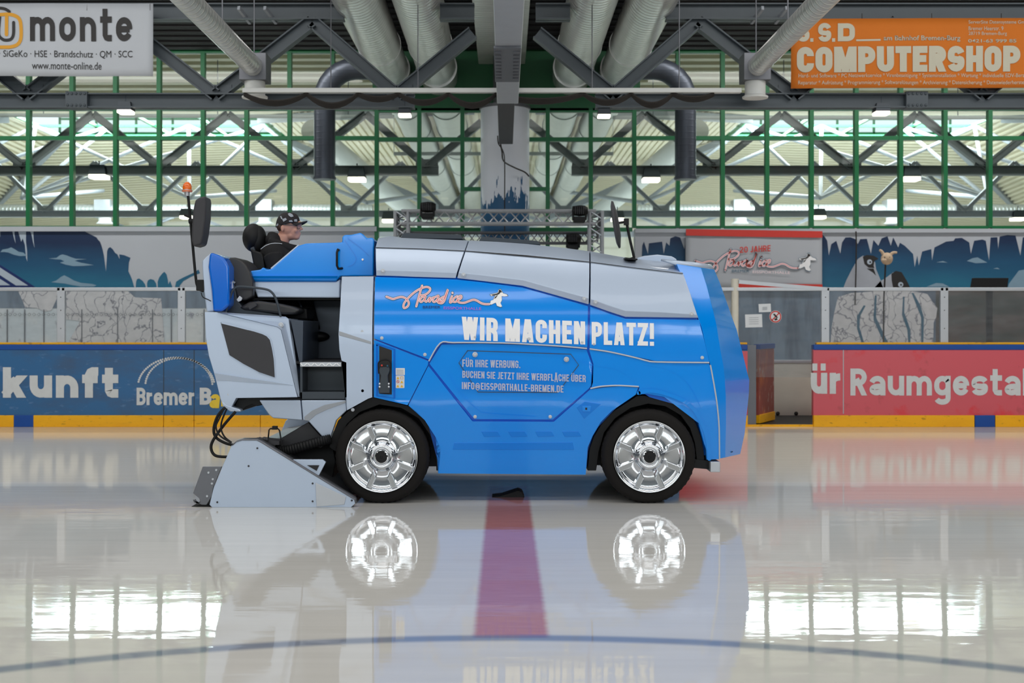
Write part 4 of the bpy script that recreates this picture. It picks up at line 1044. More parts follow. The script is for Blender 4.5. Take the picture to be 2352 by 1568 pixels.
# open gate leaf with its post, threshold, wall behind the gap
g = thing('rink_gate', 'open gate leaf of the boards, worn red with a yellow foot', 'gate', (3.52, YB + 0.15, 0), kind='thing')
a, b = Vector((3.50, YB + 0.22, 0)), Vector((3.86, YB + 0.92, 0))
def leaf(name, z0, z1, wd, m): MB().bar(a + Vector((0, 0, (z0 + z1) / 2)), b + Vector((0, 0, (z0 + z1) / 2)), wd, z1 - z0).build(name, m, g, bevel=0.004, smooth=0)
gm = mat_patch('worn_red_gate', (150, 74, 66), (196, 110, 66), 1.6, 0.5, 0.62, 0.5, (1.5, 1.5, 0.7), (190, 180, 170))
leaf('panel', 0.14, 1.06, 0.06, gm); leaf('cap_rail', 1.06, 1.13, 0.09, M['capblue']); leaf('kick_plate', 0.03, 0.15, 0.09, M['yellow'])
x0, x1 = P(1718, 0, YB).x, P(1739, 0, YB).x
MB().box((x0, YB + 0.06, 0), (x1, YB + 0.16, 1.12)).build('post', M['steelgrey'], g, bevel=0.004, smooth=0)
x0, x1 = P(1717, 0, YB).x, P(1868, 0, YB).x
st(MB().box((x0, YB + 0.0, 0), (x1, YB + 0.05, 0.03)).build('trim_6', M['yellow'], smooth=0))
st(MB().box((x0, YB + 0.06, 0), (x1 + 0.5, 19.2, 0.02)).build('floor_mat', M['black'], smooth=0))
lb = thing('low_wall', 'cream low wall with grey sill seen through the gate opening', 'wall', (4.3, 19.2, 0))
x0, x1 = P(1690, 0, 19.2).x, P(1960, 0, 19.2).x
MB().box((x0, 19.2, 0.0), (x1, 19.32, 0.82)).build('panel', M['cream'], lb, smooth=0)
MB().box((x0, 19.17, 0.82), (x1, 19.36, 0.86)).build('sill', M['alu'], lb, bevel=0.004, smooth=0)
for px in (1787, 1829):
    p = P(px, 952, 19.17); MB().ball((p.x, 19.18, 0.05), 0.03).build('fitting', M['cable'], lb)

# plexiglass above the boards
zr0, zr1, zt0 = P(0, 668, 17.4).z, P(0, 660, 17.4).z, 1.158
def post(px0, px1, label, z1=None, m='alu', z0=1.158, r=None):
    x0, x1 = P(px0, 0, 17.4).x, P(px1, 0, 17.4).x
    t = thing('shield_post', label, 'post', ((x0 + x1) / 2, 17.4, z0), 'plexiglass posts')
    if r: MB().lathe([(r, z0), (r, z1)], ((x0 + x1) / 2, 17.42, 0), 'Z', 20).build('upright', M[m], t)
    else:
        MB().box((x0, 17.375, z0), (x1, 17.43, z1 or zr1)).build('upright', M[m], t, bevel=0.004, smooth=0)
        for z in (1.35, 1.6, 1.78): MB().ball(((x0 + x1) / 2, 17.374, z), 0.008, n=8).build('bolt', M['steelgrey'], t)
    return t
post(132, 150, 'aluminium post between the two plexiglass panes at far left'); post(409, 426, 'aluminium post of the plexiglass just left of the machine')
post(1886, 1904, 'aluminium post of the plexiglass beside the gate opening'); post(2159, 2177, 'aluminium post of the plexiglass at far right')
post(1680, 1697, 'tall round beige post next to the machine nose', P(0, 640, 17.4).z, 'cream', 0.0, 0.052)
def shield(px0, px1, label, zbot=1.158, sheets=True):
    x0, x1 = P(px0, 0, 17.4).x, P(px1, 0, 17.4).x
    t = thing('plexiglass_shield', label, 'plexiglass pane', ((x0 + x1) / 2, 17.4, zbot), 'plexiglass panes above the boards')
    MB().box((x0, 17.395, zbot), (x1, 17.407, zr0)).build('pane', M['plexi'], t, smooth=0)
    MB().box((x0 - 0.05, 17.375, zr0), (x1 + 0.05, 17.43, zr1)).build('top_rail', M['alu'], t, bevel=0.006, smooth=0)
    return t
shield(-800, 131, 'scratched plexiglass pane at the left edge of the picture'); shield(151, 408, 'scratched plexiglass pane between the two left posts')
shield(427, 900, 'scratched plexiglass pane behind the operator seat of the machine', 1.158); shield(901, 1679, 'plexiglass pane hidden behind the body of the machine')
gd = shield(1698, 1885, 'plexiglass pane with paper notices above the gate opening', P(0, 866, 17.4).z)
MB().bar(P(1697, 647, 17.38), P(1900, 664, 17.38), 0.02, 0.05).build('upper_rail', M['alu'], gd, smooth=0)
shield(1905, 2158, 'plexiglass pane in front of the white painted rocks'); shield(2178, 3150, 'plexiglass pane in front of the dark brown wall')
for (x0, y0, x1, y1), lb in (((1711, 721, 1751, 752), 'larger white paper notice on the plexiglass by the gate'), ((1742, 697, 1771, 717), 'smaller white paper notice on the plexiglass by the gate')):
    t = thing('paper_notice', lb, 'notice', P((x0 + x1) / 2, y1, 17.39), 'paper notices by the gate')
    plate('sheet', [[(x0, y0 + 1), (x1 - 1, y0), (x1, y1 - 1), (x0 + 1, y1)]], 17.385, 17.39, 0.003, M['paper'], t)
    for i in range(4):
        yy = y0 + 8 + i * (y1 - y0 - 12) / 4
        plate('printed_line', [[(x0 + 9, yy), (x1 - 9, yy - .5), (x1 - 9, yy + .6), (x0 + 9, yy + 1.1)]], 17.383, 17.39, 0.001, M['steel_light'], t)
ps = thing('prohibition_sign', 'round white sign with red ring and dark figure on the plexiglass', 'sign', P(1782, 741, 17.39))
plate('disc', [disc_px(1781, 727, 14, 32)], 17.386, 17.39, 0.004, M['paper'], ps)
pts = [(1781 + 12 * math.cos(a), 727 + 12 * math.sin(a)) for a in [2 * PI * i / 36 for i in range(37)]]
strokes('red_ring', [pts, [(1772, 736), (1790, 718)]], 2.6, 17.383, 17.39, M['red'], ps, n=0, dots=False)
plate('pictogram', [[(1775, 721), (1779, 720), (1784, 726), (1787, 729), (1783, 730), (1780, 727)], [(1778, 732), (1784, 730), (1786, 734), (1780, 736)]], 17.382, 17.39, 0.001, M['ink'], ps)

# puppet head on a stick, dark screen
ph = thing('puppet_head', 'beige foam head with two horns on a dark stick in front of the penguin mural', 'puppet head', P(2032, 665, 20.5))
c = P(2037, 594, 20.5); s_ = 20.5 / F
k = MB().ball(c, 15 * s_, (0.9, 0.8, 0.95)).ball(c + Vector((-8 * s_, -6 * s_, -4 * s_)), 6.5 * s_, (1.1, 1, 0.8))
k.build('head', M['beige'], ph)
MB().tube(smooth_line([c + Vector((-8 * s_, 0, 10 * s_)), c + Vector((-12 * s_, 0, 17 * s_)), c + Vector((-17 * s_, 0, 20 * s_))]), [4 * s_ - i * 0.12 * s_ for i in range(13)]).build('horn', M['beige'], ph)
MB().tube(smooth_line([c + Vector((9 * s_, 0, 10 * s_)), c + Vector((15 * s_, 0, 14 * s_)), c + Vector((23 * s_, 0, 14 * s_))]), [4 * s_ - i * 0.12 * s_ for i in range(13)]).build('horn', M['beige'], ph)
for dx in (-8, 3): MB().ball(c + Vector((dx * s_, -10.5 * s_, 3 * s_)), 1.3 * s_, n=8).build('eye', M['ink'], ph)
MB().tube([P(2034, 604, 20.5), P(2030, 690, 20.5), (P(2028, 0, 20.5).x, 20.5, 0)], 0.014, 8).build('stick', M['cable'], ph)
sc_ = thing('screen', 'black flat screen standing above the plexiglass at far right', 'screen', P(2272, 662, 18.6))
plate('housing', [[(2236, 638), (2317, 638), (2314, 664), (2231, 664)]], 18.6, 18.6, 0.07, M['black'], sc_, bevel=0.006)
p = P(2272, 660, 18.64); MB().box((p.x - 0.04, 18.61, 0), (p.x + 0.04, 18.66, p.z)).build('stand', M['black'], sc_, smooth=0)
tag(MB().tube([P(1966, 531, 21.9), P(1967, 560, 21.9), P(1966, 620, 21.9), P(1964, 700, 21.9)], 0.012, 8).build('hanging_cord', M['cable']), 'thin dark cord hanging down across the penguin mural', 'cord')

# ================================================================== STAGE TRUSS
sg_ = thing('stage_truss', 'aluminium lattice truss frame standing behind the machine', 'stage truss', (0, 20, 0))
def lattice(name, a, b, wd, n, m=M['alu'], r=0.025):
    """four chords and zigzag lacing between two points"""
    a, b = Vector(a), Vector(b); d = (b - a).normalized(); up = Vector((0, 0, 1)) if abs(d.z) < 0.9 else Vector((1, 0, 0))
    s1 = d.cross(up).normalized() * wd / 2; s2 = s1.cross(d).normalized() * wd / 2
    k = MB(); cs = [(s1 + s2), (s1 - s2), (-s1 - s2), (-s1 + s2)]
    for c in cs: k.tube([a + c, b + c], r, 8)
    for i in range(n):
        f0, f1, fm = i / n, (i + 1) / n, (i + .5) / n
        for j in range(4):
            c0, c1 = cs[j], cs[(j + 1) % 4]
            k.tube([a.lerp(b, f0) + c0, a.lerp(b, fm) + c1], r * .45, 5); k.tube([a.lerp(b, fm) + c1, a.lerp(b, f1) + c0], r * .45, 5)
    return k.build(name, m, sg_)
YT = 20.0
za, zb_ = P(0, 485, YT).z, P(0, 514, YT).z; wd = za - zb_; zc = (za + zb_) / 2
xa, xb = P(923, 0, YT).x, P(1368, 0, YT).x
lattice('front_beam', (xa, YT, zc), (xb, YT, zc), wd, 9)
lattice('post', (xa, YT, 0), (xa, YT, zc + 0.1), wd, 12); lattice('post', (xb, YT, 0), (xb, YT, zc + 0.1), wd, 12)
zr_ = P(0, 548, 20.9).z
lattice('rear_beam', (xa, 20.75, zr_), (xb, 20.75, zr_), 0.17, 12, M['steelgrey'], 0.02)
lattice('side_beam', (xa, YT, zc), (xa, 20.75, zr_), 0.15, 4, M['steelgrey'], 0.02); lattice('side_beam', (xb, YT, zc), (xb, 20.75, zr_), 0.15, 4, M['steelgrey'], 0.02)
def spot(px, py, label, Y=19.75, rot=0.3):
    p = P(px, py, Y)
    t = thing('stage_light', label, 'stage light', (p.x, Y, p.z - 0.14), 'black stage lights on the truss')
    MB().box((p.x - 0.09, Y - 0.07, p.z - 0.15), (p.x + 0.09, Y + 0.24, p.z - 0.07)).build('base', M['black'], t, bevel=0.012)
    for s in (-1, 1): MB().box((p.x + s * 0.10 - 0.015, Y - 0.03, p.z - 0.12), (p.x + s * 0.10 + 0.015, Y + 0.03, p.z + 0.06)).build('yoke_arm', M['black'], t, bevel=0.006)
    MB().lathe([(0, -0.12), (0.07, -0.11), (0.085, 0), (0.08, 0.08), (0.05, 0.13), (0, 0.13)], (p.x, Y, p.z + 0.03), 'X' if rot else 'Z', 20).build('head', M['black'], t)
    k = MB()
    for i in range(5): k.box((p.x - 0.07 + i * 0.03, Y - 0.095, p.z - 0.03), (p.x - 0.06 + i * 0.03, Y - 0.06, p.z + 0.09))
    k.build('cooling_fins', M['charcoal'], t, smooth=0)
    return t
spot(982, 480, 'black stage light on the left end of the truss frame'); spot(1331, 488, 'black stage light on the right end of the truss frame')
spot(1316, 552, 'black stage light low on the rear beam of the truss', 20.6)
# ================================================================== ICE RESURFACING MACHINE
Y0 = 10.0
def ys(x, z):
    """side skin of the body: upright in the middle, leaning in above and below"""
    y = Y0
    if z > 1.26: y += 0.34 * (z - 1.26) ** 2
    if z < 0.80: y += 0.16 * (0.80 - z)
    if x > 1.45: y += 0.30 * (x - 1.45) ** 2
    return y
CUTS = [0.3 + 0.06 * i for i in range(30)]
def off(d, f=ys): return lambda x, z: f(x, z) - d
zm = thing('ice_resurfacer', 'blue and silver ice resurfacing machine driving across the wet ice', 'ice machine', (0, 11, 0))
def mp(name, pts, m, d=0.0, thick=0.05, bevel=0.004, parent=None, f=ys, cuts=CUTS, Yp=Y0): return plate(name, pts, off(d, f), Yp, thick, M[m], parent or zm, bevel=bevel, cuts=cuts)
# dark core and chassis
hull = [(862, 640), (1048, 646), (1200, 663), (1352, 706), (1437, 734), (1600, 736), (1622, 830), (1640, 960), (1648, 1050), (1622, 1050), (1612, 1012), (1590, 968), (1556, 934), (1520, 918), (1490, 912), (1455, 918), (1420, 938), (1388, 968), (1366, 1004), (1354, 1040), (1350, 1080), (1004, 1080), (1012, 1040), (996, 1002), (970, 962), (936, 936), (880, 922), (862, 910)]
MB().prism(hull, 10.16, 11.84, Y0).build('core', M['blue_deep'], zm, smooth=0)
plate('inner_skin', [[(861, 628)] + [(1048, 634), (1200, 652), (1352, 694), (1437, 724), (1602, 726), (1622, 830), (1640, 960), (1650, 1052), (1632, 1052), (1630, 1034), (1623, 1000), (1611, 968), (1591, 940), (1567, 922), (1526, 907), (1487, 900), (1460, 903), (1433, 919), (1403, 940), (1376, 967), (1358, 1000), (1347, 1028), (1344, 1080), (1008, 1080), (1013, 1060), (1015, 1030), (1004, 1003), (979, 962), (960, 944), (938, 927), (905, 918), (880, 913), (862, 908)]], off(-0.024), Y0, 0.06, M['blue_deep'], zm, cuts=CUTS)
MB().prism([(770, 930), (860, 915), (1640, 915), (1652, 1052), (1648, 1078), (800, 1084), (770, 1060)], 10.36, 11.64, Y0).build('chassis', M['black'], zm, smooth=0)

# silver tank covers, three sections, running over the roof to the far side
def cover(rows, name='tank_cover'):
    r0, r1, r2, r3 = rows
    out = []
    def pt(p, Y): return P(p[0], p[1], Y)
    A = []; Bq = []; Cq = []; D = []; E = []; A0 = []
    for i in range(len(r0)):
        z0, z1, z2 = (P(*r[i], Y0).z for r in (r0, r1, r2))
        x0 = P(*r0[i], Y0).x
        A0.append(P(*r0[i], Y0 + 0.06)); A0[-1].y = ys(x0, z0) + 0.05
        a = P(*r0[i], Y0); A.append(Vector((a.x, ys(a.x, a.z) + 0.0, a.z)))
        b = P(*r1[i], Y0); Bq.append(Vector((b.x, ys(b.x, b.z) - 0.028, b.z)))
        yv = Y0 + 0.14 if True else 0
        c = P(*r2[i], yv); Cq.append(Vector((c.x, ys(c.x, c.z) - 0.02, c.z)))
        d = P(*r3[i], 10.42); D.append(Vector((d.x, 10.42, d.z)))
        e = P(*r3[i], 10.42); E.append(Vector((e.x, 11.0, e.z + 0.035)))
    mid = [Bq[i].lerp(Cq[i], 0.5) for i in range(len(r0))]
    for v in mid: v.y = ys(v.x, v.z) - 0.032
    near = [A0, A, Bq, mid, Cq, D, E]
    far = [[Vector((v.x, 22 - v.y, v.z)) for v in r] for r in near[:-1]][::-1]
    return MB().grid(near + far).build(name, M['silver'], zm, bevel=0.006, smooth=24, solid=0.02)
cover(([(861, 632), (905, 633), (950, 635), (1046, 638)], [(861, 619), (905, 620), (952, 621), (1049, 625)], [(861, 566), (905, 567), (965, 569), (1067, 574)], [(868, 547), (896, 542), (918, 546), (1075, 552)]))
cover(([(1049, 638), (1110, 645), (1200, 656), (1320, 690), (1352.5, 699)], [(1052, 625), (1112, 631), (1201, 642), (1321, 676), (1353, 685)], [(1069, 574), (1130, 579), (1210, 585), (1300, 594), (1354, 600)], [(1077, 552), (1140, 555), (1210, 560), (1295, 569), (1354, 577)]))
cover(([(1355.5, 700), (1400, 716), (1437, 728), (1520, 729), (1604, 730)], [(1356, 686), (1400, 702), (1437, 714), (1518, 717), (1601, 723)], [(1356.5, 600), (1410, 608), (1450, 613), (1510, 620), (1567, 627)], [(1356.5, 577), (1410, 587), (1448, 593), (1505, 599), (1553, 603)]))
plate('cover_seam', [[(861, 566.4), (965, 569.4), (1067, 574.4), (1210, 585.4), (1354, 600.4), (1450, 613.4), (1567, 627.4), (1567, 628.2), (1450, 614.4), (1354, 601.6), (1210, 586.6), (1067, 575.6), (965, 570.6), (861, 567.6)]], lambda x, z: ys(x, z) - 0.030, Y0 + 0.12, 0.01, M['charcoal'], zm, cuts=[1.85 + 0.02 * i for i in range(12)])
# roof pieces
MB().prism([(1458, 600), (1464, 591), (1480, 587), (1510, 584), (1543, 588), (1553, 594), (1560, 606)], 10.5, 11.5, 10.5).build('roof_hatch', M['silver'], zm, bevel=0.015, seg=3)
for a_, b_, c_, d_ in (((920, 547), (927, 534), (1058, 539), (1064, 549)), ((1100, 553), (1107, 543), (1235, 553), (1242, 562))):
    MB().prism([a_, b_, c_, d_], 10.6, 11.4, 10.6).build('roof_board', M['darkgrey'], zm, bevel=0.005)

# blue side panels
mp('upper_panel', [(859, 635), (1048, 641), (1112, 648), (1200, 660), (1320, 694), (1351, 703), (1349, 797), (1226, 789), (1104, 785), (1012, 786), (986, 826), (970, 819), (859, 777)], 'blue', 0.0)
mp('upper_panel', [(1356, 704), (1400, 720), (1437, 732), (1520, 733), (1606, 734), (1619, 785), (1630, 831), (1505, 829), (1459, 819), (1401, 806), (1354, 799)], 'blue', 0.0)
mp('service_door', [(1014, 791), (1104, 789), (1226, 793), (1347, 803), (1352, 816), (1360, 836), (1358, 885), (1353, 892), (1270, 964), (1089, 963), (986, 835)], 'blue', -0.006)
mp('skirt', [(984, 840), (1085, 968), (1272, 969), (1356, 894), (1392, 889), (1423, 887), (1466, 890), (1460, 906), (1435, 923), (1406, 943), (1380, 970), (1362, 1002), (1351, 1029), (1347, 1093), (1005, 1090), (1009, 1060), (1011, 1030), (1000, 1005), (975, 965), (958, 947), (938, 931)], 'blue', 0.0)
mp('front_fender', [(1353, 803), (1401, 810), (1459, 823), (1505, 833), (1629, 835), (1634, 850), (1641, 888), (1648, 940), (1653, 982), (1656, 1057), (1627, 1058), (1625, 1035), (1619, 1002), (1606, 972), (1588, 943), (1566, 927), (1525, 911), (1486, 904), (1463, 906), (1469, 889), (1423, 884), (1392, 886), (1358, 890), (1362, 878), (1363, 836)], 'blue', 0.0)
rec = [(872, 792), (900, 803), (903, 806), (903, 908), (864, 904), (864, 793)]
mp('corner_panel', [(859, 780), (984, 829), (983, 838), (936, 930), (905, 922), (880, 917), (859, 912)], 'blue', 0.002)
# raised arch lip of the fender, trim strips
strokes('arch_lip', [[(1467, 902), (1490, 897), (1527, 903), (1569, 920), (1593, 939), (1612, 970), (1625, 1002), (1631, 1035), (1633, 1056)]], 9, off(0.006), Y0, M['blue'], zm)
TR = [[(985, 829), (1011, 788), (1040, 786.5), (1104, 786.5), (1170, 788), (1226, 791), (1290, 795), (1348, 800)], [(1354, 801), (1401, 808), (1459, 821), (1485, 828), (1510, 831), (1629, 832.5)], [(1356, 892), (1374, 888), (1392, 886), (1423, 885), (1467, 887.5)], [(1632, 838), (1641, 886), (1648, 930), (1654, 982), (1657, 1056)]]
for t_ in TR:
    k = MB(); pts = smooth_line(t_, 4) if len(t_) > 4 else t_
    k.tube([Vector((P(x, y, Y0).x, ys(P(x, y, Y0).x, P(x, y, Y0).z) - 0.003, P(x, y, Y0).z)) for x, y in pts], 0.006, 8); k.build('trim_strip', M['trim'], zm)
# small access hatch outline on the door
hp = [(1074, 805), (1311, 813), (1329, 838), (1281, 901), (1098, 900), (1054, 833)]
strokes('hatch_outline', [hp + [hp[0]]], 1.7, off(0.0, lambda x, z: ys(x, z) - 0.004), Y0, M['darkgrey'], zm, n=0)
strokes('door_edge', [[(1030, 858), (1060, 905), (1100, 943), (1120, 949), (1230, 957)], [(1130, 800), (1250, 806), (1361, 838), (1420, 850), (1462, 882)], [(1478, 838), (1530, 848), (1580, 880), (1612, 940)]], 1.0, off(0.001), Y0, M['blue'], zm)
# pressed shapes in the skirt, their shade painted as a darker blue
for i in range(4):
    x = 1105 + i * 62
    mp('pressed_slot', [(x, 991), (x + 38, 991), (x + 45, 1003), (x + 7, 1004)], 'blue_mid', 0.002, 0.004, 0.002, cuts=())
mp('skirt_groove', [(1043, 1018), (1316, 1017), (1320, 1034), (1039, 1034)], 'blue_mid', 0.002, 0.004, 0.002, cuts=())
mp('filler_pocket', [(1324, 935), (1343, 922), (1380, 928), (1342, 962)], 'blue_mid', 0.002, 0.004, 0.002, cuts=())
mp('lock', [(1337, 932), (1358, 932), (1356, 945), (1338, 945)], 'blue', 0.006, 0.006, 0.002, cuts=()); mp('keyhole', [(1344.5, 936), (1348.5, 936), (1348.5, 941), (1344.5, 941)], 'ink', 0.008, 0.002, 0, cuts=())
# pocket with the hand tool
mp('tool_pocket', [(871, 794), (900, 804), (900, 906), (871, 904)], 'ink', 0.004, 0.004, 0.002, cuts=())
strokes('pocket_rim', [[(866, 792), (866, 909), (906, 914), (906, 802), (866, 790)]], 4, off(0.006), Y0, M['blue_deep'], zm, n=0)
k = MB(); c = lambda px, py, d: P(px, py, Y0 - d)
hx = zm
plate('tool_body', [[(875, 842), (895, 842), (897, 850), (892, 862), (893, 877), (897, 890), (896, 902), (872, 902), (870, 890), (874, 877), (876, 862), (870, 850)]], Y0 - 0.05, Y0, 0.04, M['darkgrey'], zm, bevel=0.005)
MB().tube(smooth_line([c(870, 858, .05), c(869, 842, .05), (c(870, 832, .05)), c(878, 826, .05), c(890, 826, .05), c(897, 832, .05), c(898, 842, .05), c(896, 858, .05)]), 0.006, 8).build('tool_handle', M['black'], zm)
for px, py, m in ((872, 881, 'paper'), (872, 888, 'paper'), (893, 881, 'paper'), (893, 888, 'paper'), (877, 839, 'red'), (890, 840, 'teal')):
    MB().ball(c(px, py, .055), 0.008, n=10).build('tool_button', M[m], zm)
# stickers
stk = plate('sticker', [rrect(909, 845, 930, 861, 1)], off(0.004), Y0, 0.001, M['paper'], zm)
for i in range(4): plate('printed_line', [[(911, 849 + i * 3), (927, 849 + i * 3), (927, 849.8 + i * 3), (911, 849.8 + i * 3)]], off(0.0055), Y0, 0.0005, M['steel_light'], stk)
stk = plate('sticker', [rrect(909, 862, 929, 891, 2)], off(0.004), Y0, 0.001, M['paper'], zm)
plate('warning_triangle', [[(x - 3.4, y + 3), (x + 3.4, y + 3), (x, y - 3)] for x, y in ((914, 867.5), (923, 876.5), (914, 886), (923, 886))], off(0.0055), Y0, 0.0005, M['cloth_yellow'], stk)
strokes('pictogram', [[(914 + 3 * math.cos(a), 876 + 3 * math.sin(a)) for a in [2 * PI * i / 12 for i in range(13)]], [(912, 874), (916, 878)]], 0.9, off(0.0055), Y0, M['red'], stk, n=0, dots=False)
strokes('pictogram', [[(920, 865), (926, 865), (926, 870), (920, 870), (920, 865)]], 0.9, off(0.0055), Y0, M['gold'], stk, n=0, dots=False)
# bolts
BOLTS = [(877, 776, 4), (976, 814, 4), (1091, 814, 6), (1301, 825, 6), (1091, 957, 4), (1264, 957, 4), (1091, 774, 3), (1215, 778, 4), (1337, 786, 3), (1364, 790, 3), (1613, 821, 4), (877, 621, 5), (1064, 630, 5), (1342, 686, 5), (1368, 694, 5), (1588, 721, 5), (832, 761, 6), (833, 897, 6), (645, 746, 6), (526, 905, 6), (673, 904, 6), (810, 941, 4)]
for x, y, r in BOLTS:
    p = P(x, y, Y0); yy = ys(p.x, p.z)
    if x > 1000 and y < 730 or x in (877, 1064) and y < 640: yy -= 0.03
    rr = r / 290
    MB().lathe([(0, -0.008), (rr * 0.55, -0.008), (rr * 0.7, -0.004), (rr, -0.003), (rr, 0.01)], (p.x, yy - 0.002, p.z), 'Y', 16).build('bolt', M['alu'] if not (859 < x < 1640 and y > 735 and r < 5) else M['trim'], zm)
# lettering and swirl on the machine
letters('lettering', 'WIR MACHEN', (1061, 727, 1344, 780), off(0.003), Y0, M['white'], zm, t=0.19, w=0.47, gap=0.085, drop=11, cuts=CUTS)
letters('lettering', 'PLATZ!', (1359, 739, 1502, 791), off(0.003), Y0, M['white'], zm, t=0.19, w=0.47, gap=0.085, drop=3, cuts=CUTS)
dl = off(0.009)
letters('lettering', 'FÜR IHRE WERBUNG.', (1062, 825, 1195, 842), dl, Y0, M['grey_text'], zm, t=0.16, w=0.46, gap=0.1, drop=3)
letters('lettering', 'BUCHEN SIE JETZT IHRE WERBFLÄCHE ÜBER', (1062, 851, 1345, 867), dl, Y0, M['grey_text'], zm, t=0.16, w=0.46, gap=0.1, drop=10)
letters('lettering', 'INFO@EISSPORTHALLE-BREMEN.DE', (1061, 877, 1294, 893), dl, Y0, M['grey_text'], zm, t=0.16, w=0.46, gap=0.1, drop=8)
logo(zm, 870, 640, 1 / 7.587, ys, Y0, 0.003, (M['teal'], M['pink'], M['salmon']), subm=('navy', 'magenta'))

# blue nose: plan sections from the side seam round the front
NZ = [  # seam x, crease x, silhouette x, row
    (1559, 1614, 1640, 604, 613, 618), (1580, 1624, 1653, 660, 655, 648), (1600, 1639, 1683, 718, 722, 733), (1612, 1646, 1692, 752, 752, 757), (1624, 1654, 1706, 806, 806, 812), (1632, 1661, 1717, 838, 841, 858), (1639, 1664, 1721, 874, 873, 872), (1645, 1666, 1720, 908, 907, 906), (1651, 1667, 1710, 960, 971, 997), (1658, 1668, 1700, 1056, 1052, 1043)]
rows = []
for sx, cx_, fx, sy, cy, fy in NZ:
    s = P(sx, sy, Y0); s.y = ys(s.x, s.z) - 0.002
    c_ = P(cx_, cy, 10.12); c_.y = max(10.10, ys(s.x, s.z) + 0.07)
    f_ = P(fx, fy, 10.55); f_.y = 10.55
    g_ = Vector((f_.x + 0.04, 11.0, f_.z))
    s0 = s.copy(); s0.y += 0.1; s0.x -= 0.01
    near = [s0, s, c_, f_, g_]
    rows.append(near + [Vector((v.x, 22 - v.y, v.z)) for v in near[:-1]][::-1])
MB().grid(rows).build('nose', M['blue'], zm, bevel=0.006, smooth=12, solid=0.02)
top = [r for r in rows[0][1:-1]]
MB().grid([[v + Vector((0.0, 0, 0.0)) for v in top], [v + Vector((-0.02 - 0.1 * (i in (0, len(top) - 1)), 0.02 if i < 4 else -0.02, 0.04)) for i, v in enumerate(top)], [Vector((P(1557, 600, 10.4).x, 10.45 + i * 1.1 / (len(top) - 1), P(0, 597, 10.4).z)) for i in range(len(top))]]).build('nose_cap', M['silver'], zm, solid=0.015)
plate('nose_facet', [[(1664, 842), (1714, 866), (1714, 870), (1664, 847)]], lambda x, z: 10.13 + (x - P(1664, 0, 10.13).x) * 1.9, 10.3, 0.01, M['blue_deep'], zm) if False else None
MB().box((P(1634, 0, Y0).x, 10.05, P(0, 1086, Y0).z), (P(1657, 0, Y0).x, 11.95, P(0, 1062, Y0).z)).build('bumper', M['alu'], zm, bevel=0.006)
MB().prism([(1600, 1058), (1640, 1062), (1640, 1082), (1596, 1078)], 10.12, 11.88, Y0).build('bumper_arm', M['black'], zm)
MB().prism([(1656, 1050), (1700, 1046), (1664, 1062)], 10.3, 11.7, Y0).build('nose_underside', M['black'], zm)

MB().prism([(1130, 1143), (1150, 1141), (1190, 1128), (1200, 1132), (1204, 1143), (1208, 1147), (1128, 1147)], 10.35, 10.55, 10.3).build('guide_shoe', M['black'], zm, bevel=0.004)
# wheels
def wheel(cx_, near):
    c0 = P(cx_, 1047, 9.985); X = c0.x; Z = 0.3725; yf = 9.985 if near else 12.015; sg = 1 if near else -1
    q = lambda prof: [(r, d * sg) for r, d in prof]
    tyre = MB().lathe(q([(0.27, 0.05), (0.284, 0.012), (0.292, 0.0), (0.335, -0.002), (0.352, 0.006), (0.367, 0.028), (0.3725, 0.06), (0.3725, 0.22), (0.36, 0.26), (0.29, 0.27), (0.2, 0.26)]), (X, yf, Z), 'Y', 72)
    for i in range(48):
        a = 2 * PI * i / 48
        for d, tw in ((0.05, 0.03), (0.15, -0.03)):
            A = Vector((X + math.cos(a) * 0.368, yf + sg * d, Z + math.sin(a) * 0.368)); B_ = Vector((X + math.cos(a + tw) * 0.368, yf + sg * (d + 0.07), Z + math.sin(a + tw) * 0.368))
            tyre.bar(A, B_, 0.02, 0.012, up=(math.cos(a), 0, math.sin(a)))
    w_ = tyre.build('wheel', M['rubber'], zm, smooth=40)
    MB().lathe(q([(0.286, 0.03), (0.288, -0.006), (0.284, -0.014), (0.274, -0.014), (0.262, -0.002), (0.254, 0.014), (0.235, 0.022), (0.17, 0.012), (0.125, 0.020), (0.108, 0.006), (0.104, -0.012), (0.096, -0.028), (0.082, -0.034), (0.066, -0.03), (0.06, -0.02), (0.0, -0.02)]), (X, yf, Z), 'Y', 72).build('rim', M['chrome'], w_, smooth=50)
    for i in range(8):
        a = PI / 8 + i * PI / 4
        rad = Vector((math.cos(a), 0, math.sin(a))); tan = Vector((-math.sin(a), 0, math.cos(a)))
        side = 1 if math.cos(a) * math.sin(a) > 0 else -1
        ctr = Vector((X, yf, Z)); vs = []
        for r, hw, d in ((0.146, 0.023, -0.010), (0.262, 0.023, -0.010)):
            for s in (-1, 1):
                rr = r + (0.022 * s * side if r < 0.2 else 0)
                vs.append((ctr + rad * rr + tan * (s * hw), d))
        fr = [v + Vector((0, sg * (-0.020 + d), 0)) for v, d in vs]; bk = [v + Vector((0, sg * 0.03, 0)) for v, d in vs]
        MB().faces(fr + bk, [(0, 1, 3, 2), (4, 6, 7, 5), (0, 4, 5, 1), (1, 5, 7, 3), (3, 7, 6, 2), (2, 6, 4, 0)]).build('spoke', M['chrome'], w_, bevel=0.007, seg=2, smooth=50)
    MB().lathe(q([(0.053, -0.02), (0.052, -0.034), (0.046, -0.036), (0.043, -0.03), (0.0, -0.032)]), (X, yf, Z), 'Y', 40).build('hub_ring', M['chrome'], w_)
    MB().lathe(q([(0.044, -0.028), (0.044, -0.037), (0.01, -0.038), (0.008, -0.041), (0, -0.041)]), (X, yf, Z), 'Y', 40).build('hub_cap', M['black'], w_)
for px in (877, 1491):
    for nr in (True, False): wheel(px, nr)
